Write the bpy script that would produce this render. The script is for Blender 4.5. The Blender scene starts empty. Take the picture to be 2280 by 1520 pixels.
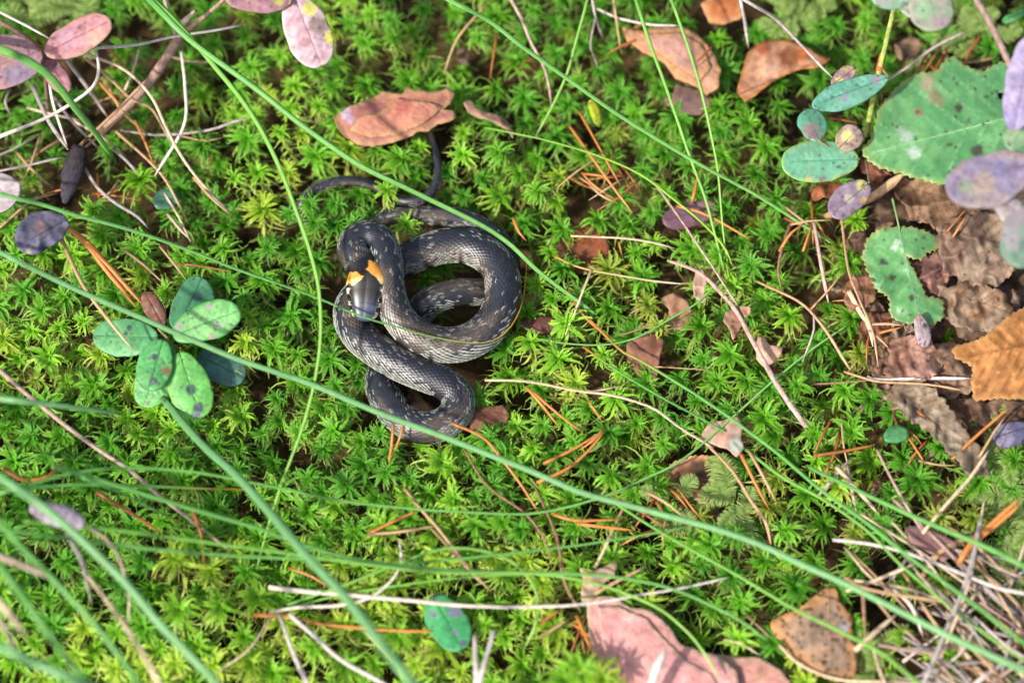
import bpy, math, random
import numpy as np
from mathutils import Vector, geometry

random.seed(7)
rng = np.random.default_rng(7)
sc = bpy.context.scene
COL = sc.collection

# ------------------------------------------------------------------ camera
TH = math.radians(20.0)          # tilt away from straight down
DIST = 0.62                      # metres to the moss at the centre of the picture
FIELD = 0.285                    # metres across at that distance
FOC = 36.0 * DIST / FIELD
cam_d = bpy.data.cameras.new("camera")
cam = bpy.data.objects.new("camera", cam_d)
COL.objects.link(cam)
cam.location = (0, -DIST * math.sin(TH), DIST * math.cos(TH))
cam.rotation_euler = (TH, 0, 0)
cam_d.sensor_width = 36.0
cam_d.lens = FOC
cam_d.clip_start = 0.02
cam_d.clip_end = 100.0
cam_d.dof.use_dof = True
cam_d.dof.focus_distance = DIST - 0.004
cam_d.dof.aperture_fstop = 4.6
sc.camera = cam

# ------------------------------------------------------------------ sky and sun
SUN_EL = math.radians(47)
SUN_AZ_VEC = Vector((-0.80, -0.60, 0)).normalized()      # the sun stands towards the lower left
w = bpy.data.worlds.new("World")
sc.world = w
w.use_nodes = True
nt = w.node_tree
for n in list(nt.nodes):
    nt.nodes.remove(n)
wo = nt.nodes.new("ShaderNodeOutputWorld")
bg = nt.nodes.new("ShaderNodeBackground")
sky = nt.nodes.new("ShaderNodeTexSky")
sky.sky_type = 'NISHITA'
sky.sun_disc = False
sky.air_density = 0.8
sky.dust_density = 4.0
sky.ozone_density = 0.4
sky.sun_elevation = SUN_EL
sky.sun_rotation = math.atan2(SUN_AZ_VEC.x, SUN_AZ_VEC.y)
bg.inputs["Strength"].default_value = 0.125
nt.links.new(sky.outputs[0], bg.inputs[0])
nt.links.new(bg.outputs[0], wo.inputs[0])
sun_d = bpy.data.lights.new("sun", 'SUN')
sun = bpy.data.objects.new("sun", sun_d)
COL.objects.link(sun)
sun_d.energy = 3.3
sun_d.angle = math.radians(2.2)
sun_d.color = (1.0, 0.94, 0.85)
sdir = Vector((SUN_AZ_VEC.x * math.cos(SUN_EL), SUN_AZ_VEC.y * math.cos(SUN_EL), math.sin(SUN_EL)))
sun.rotation_euler = sdir.to_track_quat('Z', 'Y').to_euler()
sun.location = sdir * 3

sc.view_settings.view_transform = 'Standard'
sc.view_settings.look = 'None'
sc.view_settings.exposure = 0.5
sc.view_settings.gamma = 1.0
sc.view_settings.use_curve_mapping = False
sc.cycles.use_denoising = True
sc.cycles.max_bounces = 8
sc.cycles.transparent_max_bounces = 8

# ------------------------------------------------------------------ helpers
CT, ST = math.cos(TH), math.sin(TH)
CAMP = np.array(cam.location)
PX = 36.0 / FOC / 2280.0        # tangent of one photo pixel


def P(u, v, z):
    """World point on the ray through photo pixel (u, v), z millimetres above the moss."""
    u = np.asarray(u, float); v = np.asarray(v, float); z = np.asarray(z, float) / 1000.0
    dx = (u - 1140.0) * PX
    dy = -(v - 760.0) * PX
    d = np.stack([dx, dy * CT + ST, dy * ST - CT], -1)
    t = (z - CAMP[2]) / d[..., 2]
    return CAMP + d * t[..., None]


def mpp(z=0.0):
    """Metres for one photo pixel at height z millimetres."""
    return PX * (DIST - z / 1000.0 * CT)


def hx(s, k=1.0):
    s = s.lstrip('#')
    c = np.array([int(s[i:i + 2], 16) / 255.0 for i in (0, 2, 4)])
    c = np.where(c <= 0.04045, c / 12.92, ((c + 0.055) / 1.055) ** 2.4)
    return c * k


_perm = np.random.default_rng(99).random((256, 256))


def vnoise(x, y):
    x = np.asarray(x, float); y = np.asarray(y, float)
    xi = np.floor(x).astype(int); yi = np.floor(y).astype(int)
    fx = x - xi; fy = y - yi
    fx = fx * fx * (3 - 2 * fx); fy = fy * fy * (3 - 2 * fy)
    a = _perm[xi % 256, yi % 256]; b = _perm[(xi + 1) % 256, yi % 256]
    c = _perm[xi % 256, (yi + 1) % 256]; d = _perm[(xi + 1) % 256, (yi + 1) % 256]
    return (a * (1 - fx) + b * fx) * (1 - fy) + (c * (1 - fx) + d * fx) * fy


def fbm(x, y, o=4):
    r = 0; a = 0.5; s = 0
    for i in range(o):
        r = r + a * vnoise(x * 2 ** i + 17.3 * i, y * 2 ** i + 9.1 * i); s += a; a *= 0.5
    return r / s


def sstep(a, b, x):
    t = np.clip((np.asarray(x, float) - a) / (b - a), 0, 1)
    return t * t * (3 - 2 * t)


def mixc(a, b, f):
    f = np.asarray(f)[..., None]
    return a * (1 - f) + b * f


def inside(poly, u, v):
    poly = np.asarray(poly, float)
    x0, y0 = poly[:, 0], poly[:, 1]
    x1, y1 = np.roll(x0, -1), np.roll(y0, -1)
    u = np.atleast_1d(u)[:, None]; v = np.atleast_1d(v)[:, None]
    cond = ((y0 > v) != (y1 > v))
    xs = (x1 - x0) * (v - y0) / np.where(y1 == y0, 1e-9, (y1 - y0)) + x0
    return (cond & (u < xs)).sum(1) % 2 == 1


def segdist(poly, u, v, closed=True):
    poly = np.asarray(poly, float)
    a = poly; b = np.roll(poly, -1, 0)
    if not closed:
        a, b = a[:-1], b[:-1]
    p = np.stack([np.atleast_1d(u), np.atleast_1d(v)], -1)[:, None, :]
    ab = b - a
    t = np.clip(((p - a) * ab).sum(-1) / np.maximum((ab ** 2).sum(-1), 1e-9), 0, 1)
    q = a + ab * t[..., None]
    return np.sqrt(((p - q) ** 2).sum(-1))


def catmull(pts, n):
    """Resample a polyline of any dimension through its points, n samples by chord length."""
    p = np.asarray(pts, float)
    if len(p) == 2:
        t = np.linspace(0, 1, n)[:, None]
        return p[0] * (1 - t) + p[1] * t
    q = np.vstack([2 * p[0] - p[1], p, 2 * p[-1] - p[-2]])
    d = np.sqrt((np.diff(p[:, :2], axis=0) ** 2).sum(1))
    s = np.concatenate([[0], np.cumsum(d)])
    x = np.linspace(0, s[-1], n)
    k = np.clip(np.searchsorted(s, x, side='right') - 1, 0, len(p) - 2)
    t = ((x - s[k]) / np.maximum(d[k], 1e-9))[:, None]
    p0, p1, p2, p3 = q[k], q[k + 1], q[k + 2], q[k + 3]
    return 0.5 * ((2 * p1) + (-p0 + p2) * t + (2 * p0 - 5 * p1 + 4 * p2 - p3) * t ** 2 + (-p0 + 3 * p1 - 3 * p2 + p3) * t ** 3)


def unit(a):
    return a / np.maximum(np.linalg.norm(a, axis=-1, keepdims=True), 1e-12)


# ------------------------------------------------------------------ materials
def attr_mat(name, rough=0.5, spec=0.4, trans=0.0, noise=0.25, nscale=900.0, bump=0.0, bscale=2500.0, sheen=0.0):
    m = bpy.data.materials.new(name)
    m.use_nodes = True
    t = m.node_tree
    for n in list(t.nodes):
        t.nodes.remove(n)
    out = t.nodes.new("ShaderNodeOutputMaterial")
    b = t.nodes.new("ShaderNodeBsdfPrincipled")
    at = t.nodes.new("ShaderNodeAttribute"); at.attribute_name = "tint"
    tc = t.nodes.new("ShaderNodeTexCoord")
    nz = t.nodes.new("ShaderNodeTexNoise"); nz.inputs["Scale"].default_value = nscale; nz.inputs["Detail"].default_value = 4
    mr = t.nodes.new("ShaderNodeMapRange")
    mr.inputs["From Min"].default_value = 0.3; mr.inputs["From Max"].default_value = 0.7
    mr.inputs["To Min"].default_value = 1 - noise; mr.inputs["To Max"].default_value = 1 + noise
    mul = t.nodes.new("ShaderNodeVectorMath"); mul.operation = 'SCALE'
    t.links.new(tc.outputs["Object"], nz.inputs["Vector"])
    t.links.new(nz.outputs["Fac"], mr.inputs["Value"])
    t.links.new(at.outputs["Color"], mul.inputs[0])
    t.links.new(mr.outputs["Result"], mul.inputs["Scale"])
    t.links.new(mul.outputs[0], b.inputs["Base Color"])
    b.inputs["Roughness"].default_value = rough
    b.inputs["Specular IOR Level"].default_value = spec
    if bump:
        n2 = t.nodes.new("ShaderNodeTexNoise"); n2.inputs["Scale"].default_value = bscale; n2.inputs["Detail"].default_value = 3
        bp = t.nodes.new("ShaderNodeBump"); bp.inputs["Strength"].default_value = bump; bp.inputs["Distance"].default_value = 0.0004
        t.links.new(tc.outputs["Object"], n2.inputs["Vector"])
        t.links.new(n2.outputs["Fac"], bp.inputs["Height"])
        t.links.new(bp.outputs[0], b.inputs["Normal"])
    if trans:
        tr = t.nodes.new("ShaderNodeBsdfTranslucent")
        mx = t.nodes.new("ShaderNodeMixShader"); mx.inputs[0].default_value = trans
        t.links.new(mul.outputs[0], tr.inputs["Color"])
        t.links.new(b.outputs[0], mx.inputs[1]); t.links.new(tr.outputs[0], mx.inputs[2])
        t.links.new(mx.outputs[0], out.inputs["Surface"])
    else:
        t.links.new(b.outputs[0], out.inputs["Surface"])
    return m


M_MOSS = attr_mat("moss_leaf", 0.45, 0.35, 0.38, 0.18, 1500)
M_GRASS = attr_mat("grass_blade", 0.42, 0.4, 0.25, 0.10, 700)
M_STRAW = attr_mat("dry_stalk", 0.6, 0.3, 0.0, 0.25, 900, 0.3, 3000)
M_NEEDLE = attr_mat("pine_needle", 0.4, 0.45, 0.0, 0.15, 700)
M_TWIG = attr_mat("twig_bark", 0.8, 0.2, 0.0, 0.35, 700, 0.8, 1500)
M_LEAF = attr_mat("live_leaf", 0.38, 0.45, 0.22, 0.10, 900, 0.25, 1800)
M_DRY = attr_mat("dead_leaf", 0.65, 0.25, 0.15, 0.25, 500, 0.22, 2600)
M_BARK = attr_mat("bark_flake", 0.7, 0.3, 0.0, 0.22, 500, 0.8, 900)
M_SNAKE = attr_mat("snake_skin", 0.36, 0.6, 0.0, 0.2, 1200)
M_EYE = attr_mat("snake_eye", 0.08, 0.6, 0.0, 0.05, 900)
M_SOIL = attr_mat("humus", 0.9, 0.15, 0.0, 0.5, 350, 1.0, 600)


# ------------------------------------------------------------------ object helpers
def mesh(name, v, f, c, mat, smooth=True):
    me = bpy.data.meshes.new(name)
    v = np.asarray(v, np.float32)
    if isinstance(f, np.ndarray):
        k = f.shape[1]
        me.vertices.add(len(v)); me.vertices.foreach_set("co", v.ravel())
        me.loops.add(f.size); me.loops.foreach_set("vertex_index", f.ravel().astype(np.int32))
        me.polygons.add(len(f))
        me.polygons.foreach_set("loop_start", (np.arange(len(f)) * k).astype(np.int32))
        me.update(calc_edges=True)
    else:
        me.from_pydata(v.tolist(), [], f)
    a = me.color_attributes.new("tint", 'FLOAT_COLOR', 'POINT')
    cc = np.ones((len(v), 4), np.float32); cc[:, :3] = c
    a.data.foreach_set("color", cc.ravel())
    me.materials.append(mat)
    if smooth:
        me.polygons.foreach_set("use_smooth", np.ones(len(me.polygons), bool))
    me.update()
    return me


def obj(name, me, parent=None):
    o = bpy.data.objects.new(name, me)
    COL.objects.link(o)
    if parent is not None:
        o.parent = parent
    return o


def tag(o, label=None, cat=None, group=None, kind=None):
    if label: o["label"] = label
    if cat: o["category"] = cat
    if group: o["group"] = group
    if kind: o["kind"] = kind
    return o


def root(name, loc, label, cat, group=None):
    o = bpy.data.objects.new(name, None)
    o.empty_display_size = 0.005
    COL.objects.link(o)
    o.location = loc
    return tag(o, label, cat, group)


def part(name, data, mat, parent, smooth=True):
    """A part of a thing; a sub-part when parent is a part (parts sit at their thing's origin)."""
    top = parent
    while top.parent is not None:
        top = top.parent
    v, f, c = data
    v = np.asarray(v) - np.array(top.location)
    return obj(name, mesh(name, v, f, c, mat, smooth), parent)


def single(name, data, mat, label, cat, group=None, smooth=True):
    """A thing of one mesh with its origin at its first point."""
    v, f, c = data
    v = np.asarray(v); o0 = v[0].copy()
    o = obj(name, mesh(name, v - o0, f, c, mat, smooth))
    o.location = o0
    return tag(o, label, cat, group)


def join(datas):
    vs, fs, cs = [], [], []
    b = 0
    for v, f, c in datas:
        vs.append(np.asarray(v)); cs.append(np.asarray(c))
        fs.extend([tuple(int(i) + b for i in q) for q in f])
        b += len(v)
    return np.vstack(vs), fs, np.vstack(cs)


def tube(pts, rad, cols, sides=6, flat=1.0, twist=0.0, knots=0.0, stripe=0.0):
    """Tapered tube through world points, an ellipse across when flat < 1; closed ends."""
    p = np.asarray(pts, float); n = len(p)
    rad = np.broadcast_to(np.asarray(rad, float), (n,))
    t = unit(np.gradient(p, axis=0))
    up = np.array([0, 0, 1.0])
    side = np.cross(t, up); bad = np.linalg.norm(side, axis=1) < 0.15
    side[bad] = np.cross(t[bad], np.array([0, 1.0, 0]))
    side = unit(side); nrm = unit(np.cross(side, t))
    a = np.linspace(0, 2 * np.pi, sides, endpoint=False)
    tw = np.linspace(0, twist, n)[:, None]
    ca, sa = np.cos(a)[None], np.sin(a)[None] * flat
    x = ca * np.cos(tw) - sa * np.sin(tw); y = ca * np.sin(tw) + sa * np.cos(tw)
    r = rad[:, None] * np.ones((1, sides))
    if knots:
        r = r * (1 + knots * (rng.random((n, sides)) - 0.5))
    v = p[:, None, :] + side[:, None, :] * (x * r)[..., None] + nrm[:, None, :] * (y * r)[..., None]
    v = v.reshape(-1, 3)
    f = []
    for i in range(n - 1):
        for j in range(sides):
            j2 = (j + 1) % sides
            f.append((i * sides + j, i * sides + j2, (i + 1) * sides + j2, (i + 1) * sides + j))
    f.append(tuple(range(sides - 1, -1, -1)))
    f.append(tuple((n - 1) * sides + j for j in range(sides)))
    c = np.asarray(cols, float)
    if c.ndim == 1:
        c = np.tile(c, (n, 1))
    c = np.repeat(c, sides, 0)
    if stripe:
        c = c * np.tile(1 + stripe * np.cos(np.arange(sides) * 2 * np.pi / sides * 3 + 0.6), n)[:, None]
    return v, f, c


def jag(poly, step=6.0, amp=2.0, seed=0, smooth=False, freq=0.12):
    """Densify an outline and roughen it; poly in photo pixels."""
    poly = np.asarray(poly, float)
    if smooth:
        n = int(np.sqrt((np.diff(np.vstack([poly, poly[:1]]), axis=0) ** 2).sum(1)).sum() / step)
        ext = np.vstack([poly[-2:], poly, poly[:3]])
        q = catmull(ext, max(n, 12) * 2)
        d0 = np.argmin(((q - poly[0]) ** 2).sum(1)[:len(q) // 2])
        d1 = len(q) // 2 + np.argmin(((q - poly[0]) ** 2).sum(1)[len(q) // 2:])
        pts = q[d0:d1]
    else:
        pts = []
        for i in range(len(poly)):
            a, b = poly[i], poly[(i + 1) % len(poly)]
            k = max(1, int(np.linalg.norm(b - a) / step))
            for j in range(k):
                pts.append(a + (b - a) * j / k)
        pts = np.array(pts)
    # even spacing
    seg = np.linalg.norm(np.diff(np.vstack([pts, pts[:1]]), axis=0), axis=1)
    s = np.concatenate([[0], np.cumsum(seg)])
    m = max(8, int(s[-1] / step))
    x = np.linspace(0, s[-1], m, endpoint=False)
    cl = np.vstack([pts, pts[:1]])
    pts = np.stack([np.interp(x, s, cl[:, 0]), np.interp(x, s, cl[:, 1])], -1)
    if amp:
        t = unit(np.roll(pts, -1, 0) - np.roll(pts, 1, 0))
        nn = np.stack([t[:, 1], -t[:, 0]], -1)
        k = (fbm(x * freq + seed * 7.7, np.full(m, seed * 3.1), 3) - 0.5) * 2.2 * amp
        pts = pts + nn * k[:, None]
    return pts


def serrate(pts, amp, every):
    """Saw teeth on an outline."""
    pts = np.asarray(pts, float)
    seg = np.linalg.norm(np.diff(np.vstack([pts, pts[:1]]), axis=0), axis=1)
    s = np.concatenate([[0], np.cumsum(seg)])[:-1]
    t = unit(np.roll(pts, -1, 0) - np.roll(pts, 1, 0))
    nn = np.stack([t[:, 1], -t[:, 0]], -1)
    area = 0.5 * np.sum(pts[:, 0] * np.roll(pts[:, 1], -1) - np.roll(pts[:, 0], -1) * pts[:, 1])
    if area < 0:
        nn = -nn
    return pts + nn * (((s / every) % 1.0) * amp)[:, None]


def oval(base, tip, width, n=44, fat=0.08, point=0.9):
    base = np.array(base, float); tip = np.array(tip, float)
    ax = tip - base; L = np.linalg.norm(ax); ax /= L; sd = np.array([-ax[1], ax[0]])
    t = np.linspace(0, np.pi, n // 2)
    x = (1 - np.cos(t)) / 2
    y = np.sin(t) ** point * (1 + fat * 2 * (x - 0.5)) * width / 2
    s0 = base[0] * 0.37 + tip[1] * 0.11
    ya = y * (1 + 0.26 * (fbm(x * 4.5 + s0, x * 0 + s0, 3) - 0.5)); yb = y * (1 + 0.26 * (fbm(x * 4.5 + s0 + 40, x * 0 + s0, 3) - 0.5))
    bend = np.sin(np.pi * x) * width * 0.10 * (float(vnoise(s0 * 3.1, 2.2)) - 0.5) * 2
    up = base + ax * (x * L)[:, None] + sd * (ya + bend)[:, None]
    dn = base + ax * (x * L)[:, None] - sd * (yb - bend)[:, None]
    return np.vstack([up, dn[::-1][1:-1]])


SHEETS = []       # every low sheet: (outline, margin) moss keeps away from


def sheet(outline, axis=None, z=(4, 4), cup=0.0, crumple=(1.0, 60.0), fold=0.0, sp=7.0, thick=0.35, base='#888888', alt=None,
          vein=None, veins=(26.0, 1.6), rib=2.0, edge=None, edgew=6.0, spots=(), rspots=(0, 3, 8, '#302025'), mott=0.5, seed=0, holes=(), relief=0.25,
          block=True, under=None, curl=0.0, holes_rough=2.0, mscale=40.0):
    """A real thin sheet (leaf, bark flake) with its own relief, thickness and colours; outline in photo pixels."""
    ol = np.asarray(outline, float)
    lo, hi = ol.min(0), ol.max(0)
    if axis is None:
        axis = ((lo[0], (lo[1] + hi[1]) / 2), (hi[0], (lo[1] + hi[1]) / 2))
    A = np.array(axis[0], float); B = np.array(axis[1], float)
    L = np.linalg.norm(B - A); ax = (B - A) / L; sd = np.array([-ax[1], ax[0]])
    gx, gy = np.meshgrid(np.arange(lo[0], hi[0], sp), np.arange(lo[1], hi[1], sp * 0.87))
    gx = gx + (np.arange(gx.shape[0]) % 2)[:, None] * sp * 0.5
    g = np.stack([gx.ravel(), gy.ravel()], -1) + (np.random.default_rng(seed).random((gx.size, 2)) - 0.5) * sp * 0.35
    k = inside(ol, g[:, 0], g[:, 1])
    g = g[k]
    hl = [np.asarray(h, float) for h in holes]
    if len(g):
        g = g[segdist(ol, g[:, 0], g[:, 1]).min(1) > sp * 0.5]
    for h in hl:
        if len(g):
            g = g[~inside(h, g[:, 0], g[:, 1])]
            g = g[segdist(h, g[:, 0], g[:, 1]).min(1) > sp * 0.5]
    allp = [ol] + hl + ([g] if len(g) else [])
    edges = []
    b0 = 0
    for lp in [ol] + hl:
        edges += [(b0 + i, b0 + (i + 1) % len(lp)) for i in range(len(lp))]
        b0 += len(lp)
    pts = np.vstack(allp)
    r = geometry.delaunay_2d_cdt([Vector(p) for p in pts.tolist()], edges, [], 0, 1e-4)
    q = np.array([list(p) for p in r[0]])
    tri = np.array([list(t) for t in r[2] if len(t) == 3])
    ce = q[tri].mean(1)
    keep = inside(ol, ce[:, 0], ce[:, 1])
    for h in hl:
        keep &= ~inside(h, ce[:, 0], ce[:, 1])
    tri = tri[keep]
    u, v = q[:, 0], q[:, 1]
    t = ((q - A) @ ax) / L
    s = (q - A) @ sd
    hw = max(np.abs(s).max(), 1.0)
    dz = z[0] + (z[1] - z[0]) * np.clip(t, -0.2, 1.2) + cup * (s / hw) ** 2 + curl * (np.clip(t, 0, 1) - 0.5) ** 2 * 4
    so = seed * 13.37
    amp, scl = crumple
    nz = fbm(u / scl + so, v / scl + so * 0.7, 3)
    dz = dz + amp * 2 * (nz - 0.5)
    if fold:
        rd = 1 - np.abs(2 * fbm(u / scl * 1.3 + so + 50, v / scl * 1.3 + so, 3) - 1)
        dz = dz + fold * (rd ** 1.2 - 0.6) + fold * 0.07 * sstep(0.45, 0.7, fbm(u / 30 + so, v / 30, 2)) * np.sin((t * L - np.abs(s) * 0.7 + 30 * nz) / 5.0)
    vm = np.zeros(len(q))
    if rib:
        vm = np.exp(-(s / rib) ** 2)
    if veins and veins[0]:
        vs_, vw = veins
        ph = (t * L - np.abs(s) * 0.75) / vs_
        fr = np.abs(ph - np.round(ph)) * vs_
        vm = np.maximum(vm, 0.8 * np.exp(-(fr / vw) ** 2) * (t > 0) * (t < 1.05))
    dz = dz + relief * vm
    bc = hx(base)
    c = np.tile(bc, (len(q), 1))
    m1 = fbm(u / mscale + so + 5, v / mscale + so + 3, 4)
    if alt:
        c = mixc(c, hx(alt), sstep(0.42, 0.62, m1))
    c = c * (1 + mott * (fbm(u / 14 + so, v / 14 - so, 3) - 0.5))[:, None]
    if vein:
        c = mixc(c, hx(vein), vm * 0.75)
    ed = segdist(ol, u, v).min(1)
    if edge:
        c = mixc(c, hx(edge), np.exp(-(ed / (edgew * (0.3 + 1.6 * m1))) ** 2))
    rs = np.random.default_rng(seed + 5)
    lst = list(spots)
    nsp, r0, r1, scol = rspots
    for i in range(nsp):
        pp = q[rs.integers(len(q))]
        lst.append((pp[0], pp[1], r0 + (r1 - r0) * rs.random() ** 2, scol))
    for (sx, sy, sr, scol) in lst:
        d = np.hypot(u - sx, v - sy) * (1 + 0.5 * (fbm(u / 8 + sx, v / 8, 2) - 0.5))
        c = mixc(c, hx(scol), 0.9 * (1 - sstep(sr * 0.6, sr * 1.15, d)))
    top = P(u, v, dz)
    nv = len(top)
    bot = top - np.array([0, 0, thick / 1000.0])
    # boundary edges
    e = np.vstack([tri[:, [0, 1]], tri[:, [1, 2]], tri[:, [2, 0]]])
    key = {}
    for a_, b_ in e.tolist():
        key[(a_, b_)] = 1
    bd = [(a_, b_) for (a_, b_) in key if (b_, a_) not in key]
    # make the top face up
    n0 = np.cross(top[tri[:, 1]] - top[tri[:, 0]], top[tri[:, 2]] - top[tri[:, 0]])[:, 2]
    flip = np.median(n0) < 0
    if flip:
        tri = tri[:, ::-1]; bd = [(b_, a_) for a_, b_ in bd]
    sides = np.array([[b_, a_, a_ + nv] for a_, b_ in bd] + [[b_, a_ + nv, b_ + nv] for a_, b_ in bd])
    f = np.vstack([tri, tri[:, ::-1] + nv, sides])
    cb = c if under is None else np.tile(hx(under), (nv, 1)) * (0.8 + 0.4 * m1)[:, None]
    if block:
        SHEETS.append(ol)

    def zfun(uu, vv):
        uu = np.atleast_1d(np.asarray(uu, float)); vv = np.atleast_1d(np.asarray(vv, float))
        tt = ((uu - A[0]) * ax[0] + (vv - A[1]) * ax[1]) / L
        ss = (uu - A[0]) * sd[0] + (vv - A[1]) * sd[1]
        zz = z[0] + (z[1] - z[0]) * np.clip(tt, -0.2, 1.2) + cup * (ss / hw) ** 2 + curl * (np.clip(tt, 0, 1) - 0.5) ** 2 * 4
        zz = zz + amp * 2 * (fbm(uu / scl + so, vv / scl + so * 0.7, 3) - 0.5)
        if fold:
            rd = 1 - np.abs(2 * fbm(uu / scl * 1.3 + so + 50, vv / scl * 1.3 + so, 3) - 1)
            zz = zz + fold * (rd ** 1.2 - 0.6)
        return zz
    return (np.vstack([top, bot]), f, np.vstack([c, cb])), zfun


def terrain(u, v):
    """Height of the moss tops in millimetres above the datum."""
    return 7.0 * (fbm(np.asarray(u) / 330.0 + 3.3, np.asarray(v) / 330.0 + 1.7, 3) - 0.5)


LANDMARKS = []     # (phrase, u, v): things that labels of small look-alikes can refer to


def beside(u, v):
    d = sorted((math.hypot(u - a, v - b), ph) for ph, a, b in LANDMARKS)
    return d[0][1], d[1][1]


def proj(w3):
    """World points to photo pixels."""
    d = np.asarray(w3, float) - CAMP
    xc = d[..., 0]; yc = d[..., 1] * CT + d[..., 2] * ST; zc = d[..., 1] * -ST + d[..., 2] * CT
    return 1140 + xc / -zc / PX, 760 - yc / -zc / PX


LITTER = [(1880, 360), (2000, 330), (2500, 300), (2500, 930), (2250, 960), (2210, 1060), (2130, 1040), (2080, 960), (1960, 930), (1930, 800), (1900, 700), (1920, 520)]
STRAWHEAP = [(1930, 1250), (2010, 1180), (2120, 1150), (2200, 1120), (2500, 1000), (2500, 1800), (1900, 1800), (1900, 1420)]
TWIGS = [(-200, -200), (150, -200), (160, 80), (300, 60), (390, 60), (400, 200), (360, 330), (250, 440), (140, 500), (-200, 480)]

# ------------------------------------------------------------------ ground
gn = 190
gt = np.linspace(-1, 1, gn)
gl = np.sign(gt) * (np.abs(gt) * 0.42 + np.abs(gt) ** 9 * 7.0)
GX, GY = np.meshgrid(gl, gl)
gz0 = np.full(GX.shape, -0.02)
gu, gv = proj(np.stack([GX, GY, gz0], -1))
near = np.exp(-(np.maximum(np.abs(GX), np.abs(GY)) / 0.5) ** 4)
raise_ = np.zeros(GX.shape)
for pl in (LITTER, STRAWHEAP):
    ins = inside(pl, gu.ravel(), gv.ravel()).reshape(GX.shape)
    dd = segdist(pl, gu.ravel(), gv.ravel()).min(1).reshape(GX.shape)
    raise_ = np.maximum(raise_, np.where(ins, sstep(0, 120, dd), 0))
gzz = -21 + 7 * (fbm(GX * 14 + 40, GY * 14 + 40, 4) - 0.5) * 2 + 2.5 * (fbm(GX * 120 + 9, GY * 120, 3) - 0.5) * 2 + 11 * raise_
gzz = gzz * near + (1 - near) * (-12)
gcol = mixc(np.tile(hx('#2c2018'), (gn * gn, 1)), hx('#5a4530'), sstep(0.35, 0.65, fbm(GX.ravel() * 60, GY.ravel() * 60 + 7, 4)))
gcol = mixc(gcol, hx('#4f6a24'), (1 - near.ravel()) * 0.8)
ii = np.arange(gn * gn).reshape(gn, gn)
gf = np.stack([ii[:-1, :-1].ravel(), ii[:-1, 1:].ravel(), ii[1:, 1:].ravel(), ii[1:, :-1].ravel()], -1)
ground = obj("ground", mesh("ground", np.stack([GX.ravel(), GY.ravel(), gzz.ravel() / 1000], -1), gf, gcol, M_SOIL))
tag(ground, "dark brown forest soil under the moss and litter", "ground", kind="structure")

# ------------------------------------------------------------------ snake
# centre line read off the photograph, snout to tail: x, y, half width (in a 1.974 times enlarged crop), height in mm
SN = [(374, 917, 20, 9.6), (375, 908, 40, 9.9), (377, 892, 54, 10.2), (381, 850, 70, 11.0), (385, 800, 83, 11.7), (387, 745, 88, 12.2), (374, 698, 74, 12.4),
      (348, 655, 68, 12.2), (324, 604, 67, 11.8), (342, 556, 65, 11.4), (395, 538, 64, 11.2), (448, 566, 65, 11.4), (474, 640, 67, 11.6),
      (484, 720, 67, 11.2), (490, 800, 68, 10.2), (522, 890, 69, 8.8), (590, 968, 73, 7.4), (690, 1016, 77, 6.4), (790, 1020, 78, 6.0),
      (880, 985, 78, 6.0), (950, 915, 78, 6.0), (984, 825, 78, 6.0), (985, 735, 78, 5.6), (950, 660, 78, 4.8), (885, 610, 78, 4.0),
      (810, 586, 78, 3.4), (720, 590, 77, 2.8), (640, 615, 75, 2.2), (560, 648, 73, 1.4), (480, 700, 72, 0.8), (390, 770, 72, 1.0),
      (325, 845, 73, 2.2), (320, 918, 74, 3.4), (365, 990, 75, 4.0), (440, 1050, 74, 4.2), (530, 1105, 73, 4.2), (620, 1145, 72, 4.0),
      (710, 1182, 71, 3.4), (772, 1225, 71, 2.6), (790, 1285, 71, 2.0), (755, 1348, 70, 1.6), (680, 1383, 70, 1.2), (600, 1378, 70, 0.6),
      (530, 1335, 70, -0.4), (480, 1270, 70, -2.0), (452, 1200, 69, -3.6), (462, 1130, 68, -4.6), (510, 1040, 67, -4.8), (558, 965, 66, -3.6),
      (598, 905, 65, -1.6), (642, 852, 64, 0.0), (712, 812, 63, 0.4), (800, 792, 61, -0.4), (880, 790, 58, -2.0), (955, 775, 54, -3.6),
      (1005, 720, 51, -3.2), (1008, 640, 49, -2.0), (965, 562, 47, -0.8), (885, 502, 45, 0.0), (790, 466, 44, 0.4), (700, 456, 43, 0.4),
      (600, 456, 41, 0.0), (500, 458, 38, -1.0), (410, 474, 35, -4.4), (300, 494, 31, -8.0), (185, 490, 28, -6.0), (116, 455, 26, -2.0),
      (104, 405, 24, 1.4), (150, 345, 23, 2.0), (250, 306, 22, 2.2), (340, 304, 22, 1.6), (420, 325, 22, 0.6), (480, 360, 22, 0.4),
      (545, 388, 22, 1.2), (615, 386, 22, 1.6), (675, 345, 20, 1.8), (702, 265, 17, 2.0), (692, 180, 14, 2.0), (672, 105, 11, 1.6), (655, 50, 8, 1.2), (640, 10, 4, 1.0)]
SN = np.array(SN, float)
su = 620 + SN[:, 0] / 1.974; sv = 250 + SN[:, 1] / 1.974
SNAKE_PX = np.stack([su, sv, SN[:, 2] / 1.974], -1)
ctrl = np.concatenate([P(su, sv, SN[:, 3]), (SN[:, 2:3] / 1.974) * PX * (DIST - SN[:, 3:4] / 1000 * CT)], 1)
dense = catmull(ctrl, 4000)
ds = np.concatenate([[0], np.cumsum(np.linalg.norm(np.diff(dense[:, :3], axis=0), axis=1))])
TOT = ds[-1]
# arc length of the nape (control point 6)
k5 = np.argmin(np.linalg.norm(dense[:, :3] - ctrl[6, :3], axis=1)[:600]); NAPE = ds[k5]
sarr = np.concatenate([np.linspace(0, NAPE * 1.5, 170), np.linspace(NAPE * 1.5, TOT, 760)[1:]])


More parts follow.
